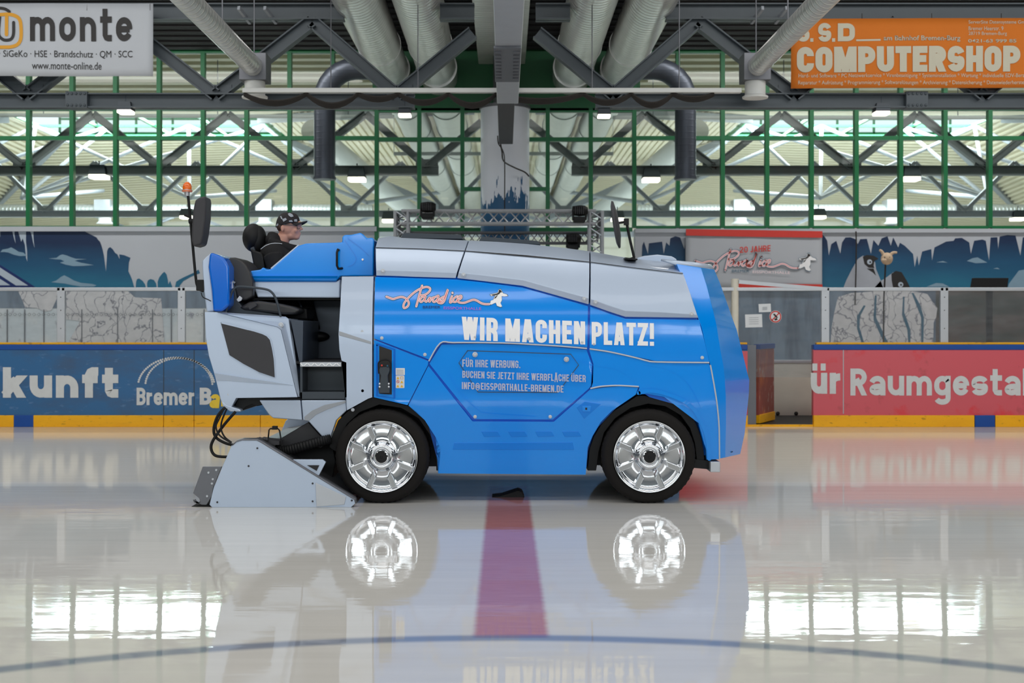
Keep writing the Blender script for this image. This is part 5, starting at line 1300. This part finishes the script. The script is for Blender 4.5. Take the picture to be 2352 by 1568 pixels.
mp('wheel_arch_liner', [(752, 1030), (757, 1008), (774, 967), (798, 944), (848, 914), (862, 914), (940, 934), (972, 964), (1004, 1012), (1014, 1034), (1006, 1085), (1000, 1085), (1000, 1040), (985, 1000), (960, 962), (920, 938), (870, 930), (824, 948), (795, 975), (775, 1012), (766, 1040)], 'black', -0.045, 0.2, 0.004, cuts=())

mp('wheel_arch_liner', [(1352, 1085), (1356, 1034), (1366, 1004), (1386, 970), (1412, 944), (1440, 926), (1464, 910), (1490, 908), (1526, 915), (1564, 932), (1586, 948), (1603, 976), (1615, 1006), (1621, 1036), (1624, 1060), (1606, 1062), (1600, 1020), (1588, 985), (1566, 955), (1530, 934), (1490, 928), (1450, 938), (1415, 962), (1390, 995), (1378, 1040), (1372, 1085)], 'black', -0.045, 0.25, 0.004, cuts=())
# ------------------------------------------------------------------ cab
mp('pillar', [(782, 634), (855, 634), (855, 912), (846, 915), (797, 942), (796, 832), (785, 828), (780, 803), (778, 768), (781, 700)], 'silver', 0.01, 0.12, 0.012)
mp('pillar_step', [(779, 760), (852, 784), (853, 790), (779, 770)], 'steel_light', 0.013, 0.01, 0.003, cuts=())
cw = flat(10.32)
MB().prism([(568, 643), (575, 622), (598, 619), (604, 613), (612, 619), (622, 618), (686, 564), (702, 559), (716, 558), (766, 557), (786, 556), (786, 543), (792, 539), (806, 539), (828, 534), (834, 538), (843, 547), (855, 545), (859, 550), (858, 634), (782, 634), (772, 645)], 10.32, 11.7, 10.32).build('cowl', M['blue'], zm, bevel=0.016, seg=3)
MB().prism([(620, 616), (684.5, 561), (688, 563), (624, 619)], 10.325, 11.6, 10.32).build('cowl_rim', M['silver'], zm, bevel=0.006)
plate('cowl_band', [[(569, 633), (775, 633), (771, 646), (577, 646)]], lambda x, z: 10.30 + (P(0, 633, 10.3).z - z) * 0.9, 10.3, 0.03, M['blue'], zm, bevel=0.003)
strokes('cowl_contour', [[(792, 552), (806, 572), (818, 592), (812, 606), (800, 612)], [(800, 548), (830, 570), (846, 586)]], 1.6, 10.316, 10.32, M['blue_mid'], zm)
MB().lathe([(0, -0.006), (0.008, -0.006), (0.010, 0.0)], P(833, 596, 10.318), 'Y', 14).build('bolt', M['white'], zm)
MB().tube([P(778, 574, 10.32), P(776, 573, 10.27), P(774, 580, 10.26), P(774, 610, 10.26), P(777, 617, 10.27), P(786, 616, 10.32)], 0.01, 8).build('grab_handle', M['black'], zm)
MB().prism([(577, 646), (771, 646), (781, 640), (780, 684), (767, 684), (590, 683)], 10.34, 11.7, 10.32).build('side_box', M['silver'], zm, bevel=0.012, seg=3)
MB().prism([(575, 684), (780, 685), (780, 688), (575, 688)], 10.4, 11.66, 10.32).build('side_box_base', M['black'], zm)
# footwell
MB().prism([(640, 684), (800, 684), (800, 840), (640, 840)], 10.95, 11.0, 10.95).build('footwell_wall', M['interior'], zm)
MB().prism([(640, 830), (798, 830), (798, 836), (640, 836)], 10.1, 11.0, Y0).build('footwell_floor', M['charcoal'], zm)
MB().prism([(782, 690), (790, 690), (796, 832), (786, 832)], 10.12, 11.0, Y0).build('footwell_side', M['interior'], zm)
MB().prism([(664, 733), (694, 737), (692, 832), (684, 832)], 10.06, 10.9, Y0).build('seat_base', M['interior'], zm, bevel=0.004)
# entry step
MB().prism([(688, 834), (796, 834), (796, 917), (688, 917)], 10.28, 10.34, 10.1).build('step_back', M['darkgrey'], zm)
k = MB().prism([(688, 832), (694, 832), (694, 917), (688, 917)], 10.02, 10.3, Y0).prism([(790, 832), (797, 832), (797, 917), (790, 917)], 10.02, 10.3, Y0).prism([(688, 900), (797, 900), (797, 917), (688, 917)], 10.02, 10.3, Y0)
k.build('step_frame', M['darkgrey'], zm, bevel=0.004)
tr_ = MB().prism([(689, 832), (784, 832), (784, 842), (689, 842)], 10.005, 10.3, Y0).build('step_tread', M['alu'], zm, bevel=0.003)
k = MB()
for i in range(11):
    p = P(693 + i * 8.4, 837, 10.0); s = 1 if i % 2 else -1
    k.bar(p + Vector((-0.012, 0.002, -0.011 * s)), p + Vector((0.012, 0.002, 0.011 * s)), 0.006, 0.006, up=(0, 1, 0))
k.build('tread_pattern', M['white'], tr_)
# silver cab flank with its facets, dark film and crease
k = MB(); k.bm.free()
k.bm = sheet([[(469, 716), (500, 717), (637, 750), (646, 757), (680, 897), (684, 912), (543, 914), (533, 933), (528, 944), (514, 934), (507, 916), (495, 866), (480, 816), (473, 775)]], off(0.012), Y0, 0.06)
def q3(px, py, Y): p = P(px, py, Y); return (p.x, Y, p.z)
k.faces([q3(500, 717, 9.988), q3(496, 716, 10.12), q3(656, 727, 10.12), q3(662, 731, 10.10), q3(646, 757, 9.988), q3(637, 750, 9.988)], [(0, 1, 2, 3, 4, 5)])
k.faces([q3(646, 757, 9.988), q3(662, 731, 10.10), q3(673, 775, 10.09), q3(688, 900, 10.03), q3(686, 912, 10.0), q3(680, 897, 9.988)], [(0, 1, 2, 3, 4, 5)])
k.build('cab_flank', M['silver'], zm, bevel=0.005)
MB().prism([(472, 718), (660, 732), (686, 912), (545, 912), (532, 930), (512, 930), (492, 850)], 10.05, 11.95, Y0).build('cab_shell', M['silver'], zm)
mp('dark_film', [(508, 742), (545, 751), (584, 761), (603, 767), (613, 772), (620, 780), (625, 800), (629, 824), (631.5, 866), (596, 854), (560, 835), (528, 815)], 'charcoal', 0.018, 0.005, 0, cuts=())
strokes('film_edge', [[(508, 741), (545, 750), (584, 760), (604, 766), (614, 771), (622, 780), (627, 802), (631, 826), (633.5, 868), (596, 856)]], 2.6, flat(Y0 - 0.0135), Y0, M['silver'], zm, n=0)
k = MB(); k.faces([q3(494, 857, 9.970), q3(672, 884, 9.985), q3(498, 873, 9.987), q3(493, 856, 9.99), q3(672, 883, 9.99)], [(0, 2, 1), (0, 1, 4, 3), (0, 3, 2)])
k.build('flank_crease', M['silver'], zm, smooth=0)
MB().prism([(508, 918), (520, 930), (552, 940), (554, 945), (530, 945), (513, 934)], 9.99, 11.9, Y0).build('cab_chin', M['silver'], zm, bevel=0.006)
MB().prism([(543, 914), (600, 916), (596, 932), (585, 934), (575, 930), (560, 936), (553, 944), (540, 944), (535, 932)], 10.08, 11.6, Y0).build('under_gear', M['black'], zm, bevel=0.006)
MB().prism([(560, 914), (800, 915), (800, 920), (560, 920)], 10.06, 11.9, Y0).build('cab_floor', M['black'], zm)
# lower silver fender
mp('lower_fender', [(594, 919), (689, 919), (692, 966), (625, 961), (616, 953), (604, 935)], 'silver', -0.02, 0.06, 0.008, cuts=())
mp('lower_fender', [(691, 919), (794, 919), (795, 943), (771, 966), (762, 990), (753, 1014), (745, 1013), (706, 968), (694, 966)], 'silver', -0.02, 0.06, 0.008, cuts=())
mp('fender_swoosh', [(697, 958), (716, 943), (745, 930), (794, 920), (794, 925), (752, 940), (724, 953), (708, 967), (698, 966)], 'steel_light', -0.016, 0.006, 0.002, cuts=())
# blue and silver back of the cab
MB().prism([(478, 578), (494, 583), (510, 590), (516, 600), (522, 612), (522, 700), (506, 715), (485, 715), (482, 668), (474, 612)], 10.06, 11.9, Y0).build('cab_back', M['blue_deep'], zm, bevel=0.02, seg=3)
MB().prism([(478, 577), (474, 612), (481, 665), (486, 715), (467, 716), (461, 668), (457, 612), (457, 597)], 10.1, 11.86, Y0).build('cab_back_cap', M['silver'], zm, bevel=0.012, seg=3)
# seats
def cushion(name, pts, y0, y1, m='vinyl', b=0.03): return MB().prism(pts, y0, y1, y0).build(name, M[m], zm, bevel=b, seg=4, smooth=60)
seat = cushion('passenger_seat', [(521, 597), (528, 591), (540, 591), (554, 598), (565, 609), (574, 625), (581, 646), (582, 662), (580, 682), (566, 689), (546, 691), (539, 665), (533, 635), (524, 612)], 10.25, 10.75)
def sub(name, pts, y0, y1, m, b=0.02): return MB().prism(pts, y0, y1, y0).build(name, M[m], seat, bevel=b, seg=3, smooth=60)
sub('seat_cushion', [(548, 706), (570, 694), (595, 691), (640, 697), (672, 704), (690, 711), (680, 722), (650, 722), (600, 716), (560, 712)], 10.22, 10.72, 'vinyl', 0.025)
sub('seat_frame', [(521, 640), (536, 640), (545, 690), (560, 708), (640, 722), (650, 732), (521, 722)], 10.24, 10.74, 'darkgrey', 0.01)
sub('belt_buckle', [(568, 703), (586, 694), (590, 702), (573, 712)], 10.16, 10.2, 'charcoal', 0.006)
sub('belt_guide', [(543, 688), (550, 679), (556, 684), (554, 690), (547, 693)], 10.18, 10.2, 'paper', 0.004)
sub('label', [(522, 647), (534, 647), (536, 662), (521, 663)], 10.18, 10.185, 'paper', 0)
sub('belt_strap', [(524, 637), (541, 648), (538, 651), (521, 641)], 10.2, 10.205, 'steel_light', 0)
ds = cushion('driver_seat', [(574, 570), (582, 574), (600, 580), (606, 592), (612, 640), (612, 690), (595, 700), (588, 640), (580, 600)], 10.82, 11.32, 'black', 0.03)
MB().ball(P(582, 546, 11.06), 0.125, (0.75, 1.0, 1.0)).ball(P(592, 552, 11.06), 0.115, (0.7, 0.9, 1.15)).build('headrest', M['black'], ds)
MB().prism([(575, 570), (583, 566), (600, 612), (594, 640)], 10.84, 10.87, 10.85).build('seat_piping', M['darkgrey'], ds, bevel=0.004)
MB().prism([(600, 690), (690, 690), (690, 712), (600, 712)], 10.85, 11.3, 11.0).build('seat_cushion', M['black'], ds, bevel=0.03, seg=3)
MB().tube(smooth_line([P(519, 716, 10.12), P(531, 675, 10.12), P(537, 664, 10.12), P(548, 658, 10.12), P(580, 660, 10.12), P(612, 664.5, 10.12), P(625, 672, 10.12), P(633, 685, 10.12), P(639, 703, 10.12), P(645, 728, 10.12)]), 0.0095, 10).build('handrail', M['darkgrey'], zm)
MB().tube(smooth_line([P(618, 687, 10.8), P(660, 688, 10.8), P(682, 690, 10.8), P(690, 699, 10.8), P(694, 716, 10.8)]), 0.011, 10).build('handrail', M['interior'], zm)
MB().prism([(648, 712), (706, 706), (708, 735), (650, 733)], 10.5, 10.9, 10.5).build('control_box', M['black'], zm, bevel=0.02)
# pole with beacon and mirror
yp = 10.2
MB().tube(smooth_line([P(468, 668, yp), P(461, 666, yp), P(453, 655, yp), P(450, 640, yp), P(446, 600, yp), P(441, 545, yp), P(437, 500, yp), P(432, 450, yp)]), 0.011, 10).build('beacon_pole', M['black'], zm)
bc = P(430, 440, yp)
bk = MB().lathe([(0, -0.035), (0.02, -0.035), (0.022, 0.0), (0.04, 0.0), (0.041, 0.015), (0, 0.016)], bc, 'Z', 24).build('beacon_base', M['alu'], zm)
MB().lathe([(0.038, 0.0), (0.042, 0.012), (0.036, 0.02), (0.036, 0.045), (0.028, 0.068), (0.012, 0.082), (0, 0.084)], bc + Vector((0, 0, -0.004)), 'Z', 28).build('beacon_lens', M['orange'], bk)
mr_ = MB().prism([(455, 461), (464, 456), (478, 452), (480, 465), (479, 502), (474, 540), (469, 563), (451, 569), (446, 552), (447, 520), (450, 482)], 10.1, 10.3, yp).build('mirror', M['charcoal'], zm, bevel=0.02, seg=3, smooth=50)
MB().tube([P(434, 508, yp), P(452, 507, yp)], 0.02, 12).build('mirror_clamp', M['black'], mr_)
MB().lathe([(0.0, 0), (0.03, 0), (0.045, 0.008)], P(449, 506, 10.18), 'X', 20).build('mirror_socket', M['black'], mr_)
MB().box((P(457, 0, yp).x, 10.1, P(0, 668, yp).z), (P(476, 0, yp).x, 10.25, P(0, 643, yp).z)).build('pole_bracket', M['black'], zm, bevel=0.006)
MB().tube(smooth_line([P(462, 672, 10.12), P(466, 682, 10.1), P(476, 687, 10.08), P(484, 691, 10.05)]), 0.004, 6).build('wire', M['black'], zm)
MB().tube([P(424, 493, yp), P(436, 498, yp)], 0.012, 8).build('pole_joint', M['black'], zm)
m2 = MB().lathe([(0, -0.014), (0.15, -0.012), (0.185, 0.0), (0.18, 0.014), (0.10, 0.03), (0, 0.034)], (0, 0, 0), 'X', 32).build('mirror', M['charcoal'], zm)
ymx = 10.3; ctr = P(1413, 516, ymx)
m2.data.transform(Matrix.Translation(ctr) @ Matrix.Rotation(math.radians(-9), 4, 'Y') @ Matrix.Rotation(math.radians(-9), 4, 'Z') @ Matrix.Diagonal((1, 0.75, 1.06, 1)))
MB().tube(smooth_line([P(1437, 502, ymx), P(1441, 520, ymx), P(1448, 555, ymx), P(1455, 585, ymx), P(1455, 592, ymx), P(1442, 596, ymx)]), 0.011, 10).build('mirror_arm', M['black'], zm)
MB().box((P(1433, 0, ymx).x, ymx - 0.02, P(0, 517, ymx).z), (P(1444, 0, ymx).x, ymx + 0.02, P(0, 502, ymx).z)).tube([P(1420, 512, ymx), P(1438, 509, ymx)], 0.01, 8).build('mirror_clamp', M['black'], m2)
MB().prism([(1434, 592), (1462, 595), (1462, 598), (1434, 596)], 10.22, 10.4, 10.3).build('arm_foot', M['black'], zm)

# ------------------------------------------------------------------ conditioner sled behind the machine
ysd = 9.79
sl = [(487, 1165), (481, 1159), (490, 1122), (510, 1073), (532, 1022), (542, 1014), (556, 1010), (590, 1010), (600, 1016), (815, 1147), (817, 1155), (806, 1165)]
sd = MB().prism(sl, ysd, ysd + 0.03).build('sled_side', M['silver'], zm, bevel=0.004)
MB().prism(sl, 12.2, 12.23, ysd).build('sled_side', M['silver'], zm, bevel=0.004)
fl = MB()
edge = [(532, 1022), (542, 1013), (556, 1009), (590, 1009), (600, 1014), (815, 1146), (818, 1155)]
fl.grid([[P(x, y, ysd - 0.004) for x, y in edge], [P(x, y - 1, ysd - 0.004) + Vector((0.004, 0.07, 0.004)) for x, y in edge]]).build('sled_flange', M['steelgrey'], sd, solid=0.008)
MB().prism([(725, 1108), (795, 1140), (791, 1158), (727, 1163)], ysd - 0.006, ysd, ysd).build('sled_plate', M['alu'], sd, bevel=0.002)
for x, y in ((591, 1029), (499, 1153), (718, 1110), (718, 1151), (808, 1149), (571, 1070)): MB().lathe([(0, -0.006), (0.006, -0.006), (0.008, 0.0)], P(x, y, ysd - 0.001), 'Y', 12).build('bolt', M['charcoal'], sd)
MB().prism([(490, 1164), (505, 1105), (540, 1040), (600, 1030), (700, 1090), (800, 1150), (800, 1164)], ysd + 0.06, 12.18, ysd).build('sled_body', M['steelgrey'], zm, bevel=0.01)
MB().prism([(464, 1072), (508, 1072), (488, 1121), (486, 1138), (479, 1150), (473, 1160), (462, 1160), (444, 1155), (441, 1148), (447, 1147), (450, 1155), (459, 1156), (456, 1145), (442, 1133)], ysd + 0.02, ysd + 0.04, ysd).build('sled_bracket', M['steelgrey'], zm, bevel=0.003)
MB().prism([(464, 1072), (508, 1072), (490, 1122), (470, 1162), (442, 1133)], 12.16, 12.18, ysd).build('sled_bracket', M['steelgrey'], zm, bevel=0.003)
for x, y in ((479, 1085), (497, 1079), (489, 1100), (487, 1110), (476, 1139)): MB().lathe([(0, -0.006), (0.008, -0.006), (0.01, 0.0)], P(x, y, ysd + 0.019), 'Y', 12).build('bolt', M['alu'], zm)
MB().grid([[P(422, 1167, 9.82), P(455, 1160, 9.82), P(485, 1160, 9.82)], [P(422, 1167, 9.82) + Vector((0, 2.3, 0)), P(455, 1160, 9.82) + Vector((0, 2.3, 0)), P(485, 1160, 9.82) + Vector((0, 2.3, 0))]]).build('trailing_flap', M['black'], zm, solid=0.012)
hd_ = MB().prism([(670, 1056), (739, 1056), (747, 1062), (731, 1093), (726, 1092)], ysd + 0.03, ysd + 0.06, ysd).build('sled_handle', M['silver'], zm, bevel=0.004)
MB().prism([(704, 1069), (732, 1069), (726, 1082)], ysd + 0.025, ysd + 0.03, ysd).build('handle_opening', M['ink'], hd_)
MB().prism([(655, 1000), (706, 970), (748, 1017), (735, 1030), (700, 1024), (640, 1040), (628, 1032), (646, 1006)], 10.15, 10.32, 10.1).build('lift_arm', M['charcoal'], zm, bevel=0.008)
pts = smooth_line([P(632, 1030, 10.05), P(655, 1034, 10.05), P(690, 1026, 10.05), P(730, 1015, 10.05), P(760, 1008, 10.05)], 12)
MB().tube(pts, [0.036 + (0.006 if i % 2 else 0) for i in range(len(pts))], 16).build('ribbed_hose', M['black'], zm)
MB().prism([(640, 1040), (760, 1010), (770, 1060), (760, 1115), (700, 1080), (660, 1050)], 10.34, 11.6, 10.3).build('rear_gear', M['black'], zm, bevel=0.01)
MB().tube([P(614, 1024, 9.95), P(618, 987, 9.95), P(621, 984, 9.95), P(638, 984, 9.95), P(642, 988, 9.95), P(648, 1024, 9.95)], 0.006, 8).build('wire_hoop', M['black'], zm)
MB().box((P(626, 0, 9.95).x, 9.93, P(0, 986, 9.95).z), (P(637, 0, 9.95).x, 9.97, P(0, 978, 9.95).z)).build('hoop_clip', M['black'], zm)
k = MB()
for i in range(5): k.ball(P(592 + i * 5, 1009 - (i % 2), 9.9), 0.017, n=10)
k.prism([(595, 1008), (640, 1014), (640, 1022), (612, 1022)], 9.92, 10.1, 9.9); k.build('adjuster_knob', M['charcoal'], zm)
for i, ln in enumerate(([(517, 935), (500, 955), (491, 985), (497, 1005), (520, 1018), (545, 1023)], [(541, 945), (515, 975), (490, 1010), (485, 1030), (495, 1046), (523, 1049)], [(521, 938), (510, 965), (508, 985), (516, 1003), (532, 1016)], [(515, 937), (503, 962), (496, 980), (505, 1000), (530, 1016)])):
    MB().tube(smooth_line([P(x, y, 9.98 - 0.03 * i) for x, y in ln]), 0.0115 if i < 2 else 0.007, 10).build('hose', M['black'], zm)

# ================================================================== DRIVER
YD = 11.05; dp = YD / F
D = lambda px, py, dy=0.0: P(px, py, YD) + Vector((0, dy, 0))
def fuse(o, voxel, smooth=6):
    k = o.modifiers.new('remesh', 'REMESH'); k.mode = 'VOXEL'; k.voxel_size = voxel; k.use_smooth_shade = True
    k = o.modifiers.new('smooth', 'SMOOTH'); k.iterations = smooth; k.factor = 0.5
    return o
pr = thing('person', 'driver in black hooded jacket, dark cap and glasses, seated and looking ahead', 'person', D(640, 700))
b = MB()
b.ball(D(662, 517), 0.1, (0.98, 0.76, 1.12)); b.ball(D(674, 529), 0.062, (0.95, 0.95, 1.3)); b.ball(D(680, 544), 0.034, (1.0, 1.1, 0.8)); b.ball(D(668, 541), 0.05, (1.1, 1.1, 0.8))
b.ball(D(688, 514), 0.03, (0.6, 1.5, 0.9)); b.ball(D(692, 526), 0.013, (1.4, 1.0, 0.9)); b.ball(D(690, 521), 0.011, (0.9, 1, 1.6)); b.ball(D(688, 536), 0.014, (0.9, 1.5, 0.55)); b.ball(D(687, 540), 0.014, (0.9, 1.5, 0.55))
for s in (-1, 1): b.ball(D(652, 526, s * 0.078), 0.026, (0.62, 0.35, 1.15)); b.ball(D(681, 530, s * 0.045), 0.026, (0.7, 0.8, 0.8))
b.tube([D(652, 540), D(646, 562), D(640, 590)], [0.06, 0.062, 0.07], 16)
# hands on the wheel rim
for s in (-1, 1):
    h = D(708, 622, s * 0.17)
    b.ball(h, 0.042, (1.0, 0.55, 0.8))
    b.tube([D(690, 632, s * 0.18), h], [0.032, 0.03], 12)
    for i, (dx, dz, ln) in enumerate(((0.02, 0.025, 0.05), (0.026, 0.009, 0.056), (0.026, -0.008, 0.052), (0.02, -0.024, 0.042))):
        q = h + Vector((dx, 0, dz)); b.tube([q, q + Vector((ln * 0.6, -s * 0.018, 0.004)), q + Vector((ln * 0.8, -s * 0.045, -0.004)), q + Vector((ln * 0.45, -s * 0.058, -0.006))], [0.0095, 0.009, 0.0085, 0.008], 8)
    q = h + Vector((0, -s * 0.02, 0.03)); b.tube([q, q + Vector((0.02, -s * 0.03, 0.012)), q + Vector((0.045, -s * 0.038, 0.006))], [0.011, 0.01, 0.009], 8)
body = fuse(b.build('body', M['skin'], pr), 0.0065, 5)
j = MB()
j.ball(D(640, 625), 0.2, (0.9, 1.12, 1.2)); j.ball(D(636, 585), 0.155, (0.95, 1.35, 0.8)); j.ball(D(650, 600), 0.15, (1.0, 1.2, 1.0))
for s in (-1, 1):
    j.tube([D(636, 588, s * 0.2), D(650, 640, s * 0.25), D(690, 634, s * 0.2), D(697, 630, s * 0.185)], [0.085, 0.07, 0.052, 0.046], 14)
    j.tube([D(632, 672, s * 0.1), D(700, 676, s * 0.14)], [0.1, 0.08], 14); j.tube([D(700, 676, s * 0.14), D(728, 760, s * 0.14)], [0.078, 0.055], 14)
j.ball(D(640, 672), 0.17, (1.0, 1.15, 0.7))
jk = fuse(j.build('jacket', M['hoodie'], pr), 0.012, 6)
hb_ = MB(); hb_.ball(D(630, 552), 0.072, (1.1, 1.5, 0.95)); hb_.ball(D(640, 565), 0.09, (1.2, 1.25, 0.6)); hb_.tube([D(622, 556, -0.09), D(648, 566, -0.10), D(672, 572, -0.07), D(684, 574, 0), D(672, 572, 0.07), D(648, 566, 0.1), D(622, 556, 0.09)], 0.042, 14); hb_.ball(D(676, 577), 0.045, (0.9, 1.3, 0.8)); hb_.ball(D(625, 538), 0.03, (1.3, 2.4, 0.8))
fuse(hb_.build('hood', M['hoodie'], pr), 0.009, 5)
MB().tube(smooth_line([D(609, 575, -0.2), D(620, 567, -0.2), D(632, 562, -0.175), D(645, 561, -0.155), D(655, 562, -0.15)]), 0.0028, 6).build('piping', M['paper'], pr)
for s in (-1, 1): MB().ball(D(732, 772, s * 0.14), 0.06, (1.9, 0.8, 0.75)).build('shoe', M['black'], pr)
# cap: dome, brim, printed marks
k = MB(); rows = []
for i in range(13):
    a = PI / 2 * i / 12; r = []
    for jx in range(28):
        t_ = 2 * PI * jx / 28
        x = math.cos(t_) * math.cos(a) ** 0.72 * 0.106; y = math.sin(t_) * math.cos(a) ** 0.72 * 0.085; z = math.sin(a) * 0.108
        tilt = 0.22 * x
        r.append(D(661, 515) + Vector((x, y, z + tilt * (1 - i / 12) - 0.004)))
    r.append(r[0]); rows.append(r)
cp = k.grid(rows).build('cap', M['capcloth'], pr, solid=0.006, weld=True, smooth=60)
rows = []
for u in range(7):
    r = []
    for v in range(13):
        a = -1.15 + 2.3 * v / 12; reach = 0.005 + 0.068 * (u / 6) * math.cos(a * 0.85)
        base = Vector((math.cos(a) * 0.098, math.sin(a) * 0.08, 0.012 - 0.012 * abs(a)))
        r.append(D(661, 513) + base + Vector((reach, 0, 0.012 * (u / 6) - 0.028 * (a * a) * (u / 6))))
    rows.append(r)
MB().grid(rows).build('brim', M['capcloth'], cp, solid=0.006, smooth=60)
for pts in ([(664, 492), (668, 490), (674, 493), (677, 498), (672, 500), (667, 497)], [(652, 505), (660, 502), (663, 506), (655, 511)], [(679, 505), (684, 504), (685, 510), (679, 510)], [(668, 508), (674, 507), (676, 511), (668, 511)], [(637, 517), (642, 514), (643, 518), (638, 521)], [(646, 498), (649, 497), (653, 504), (650, 505)]):
    k = MB(); vs = []
    for x, y in pts:
        p = D(x, y); q = p - D(661, 513); e = 1 - (q.x / 0.108) ** 2 - (max(q.z, 0) / 0.112) ** 2
        vs.append(p + Vector((0, -0.0885 * math.sqrt(max(e, 0.02)) - 0.004, 0)))
    k.faces(vs, [tuple(range(len(vs)))]).build('printed_mark', M['steel_light'], cp, smooth=0, solid=0.001)
MB().ball(D(648, 521), 0.062, (0.75, 1.22, 0.8)).build('hair', M['hair'], pr)
gl = MB().tube([D(655, 517, -0.083), D(672, 518, -0.080), D(683, 519, -0.068)], 0.0035, 6).tube([D(655, 517, 0.083), D(672, 518, 0.080), D(683, 519, 0.068)], 0.0035, 6)
for s in (-1, 1):
    ring = [D(688.5, 521, s * 0.036) + Vector((math.sin(abs(a) * 0) * 0.0 - 0.012 * (s * math.cos(a) > 0), math.cos(a) * 0.028, math.sin(a) * 0.019)) for a in [2 * PI * i / 16 for i in range(17)]]
    gl.tube(ring, 0.0028, 6)
gl.build('glasses', M['darkgrey'], pr)
# steering wheel belongs to the machine
sw = MB(); c0 = D(716, 622)
ring = [c0 + Matrix.Rotation(math.radians(-35), 3, 'Y') @ Vector((0.0, math.cos(a) * 0.18, math.sin(a) * 0.18)) for a in [2 * PI * i / 28 for i in range(29)]]
sw.tube(ring, 0.014, 10).tube([c0, c0 + Vector((0.2, 0, -0.14))], 0.02, 10); sw.build('steering_wheel', M['black'], zm)
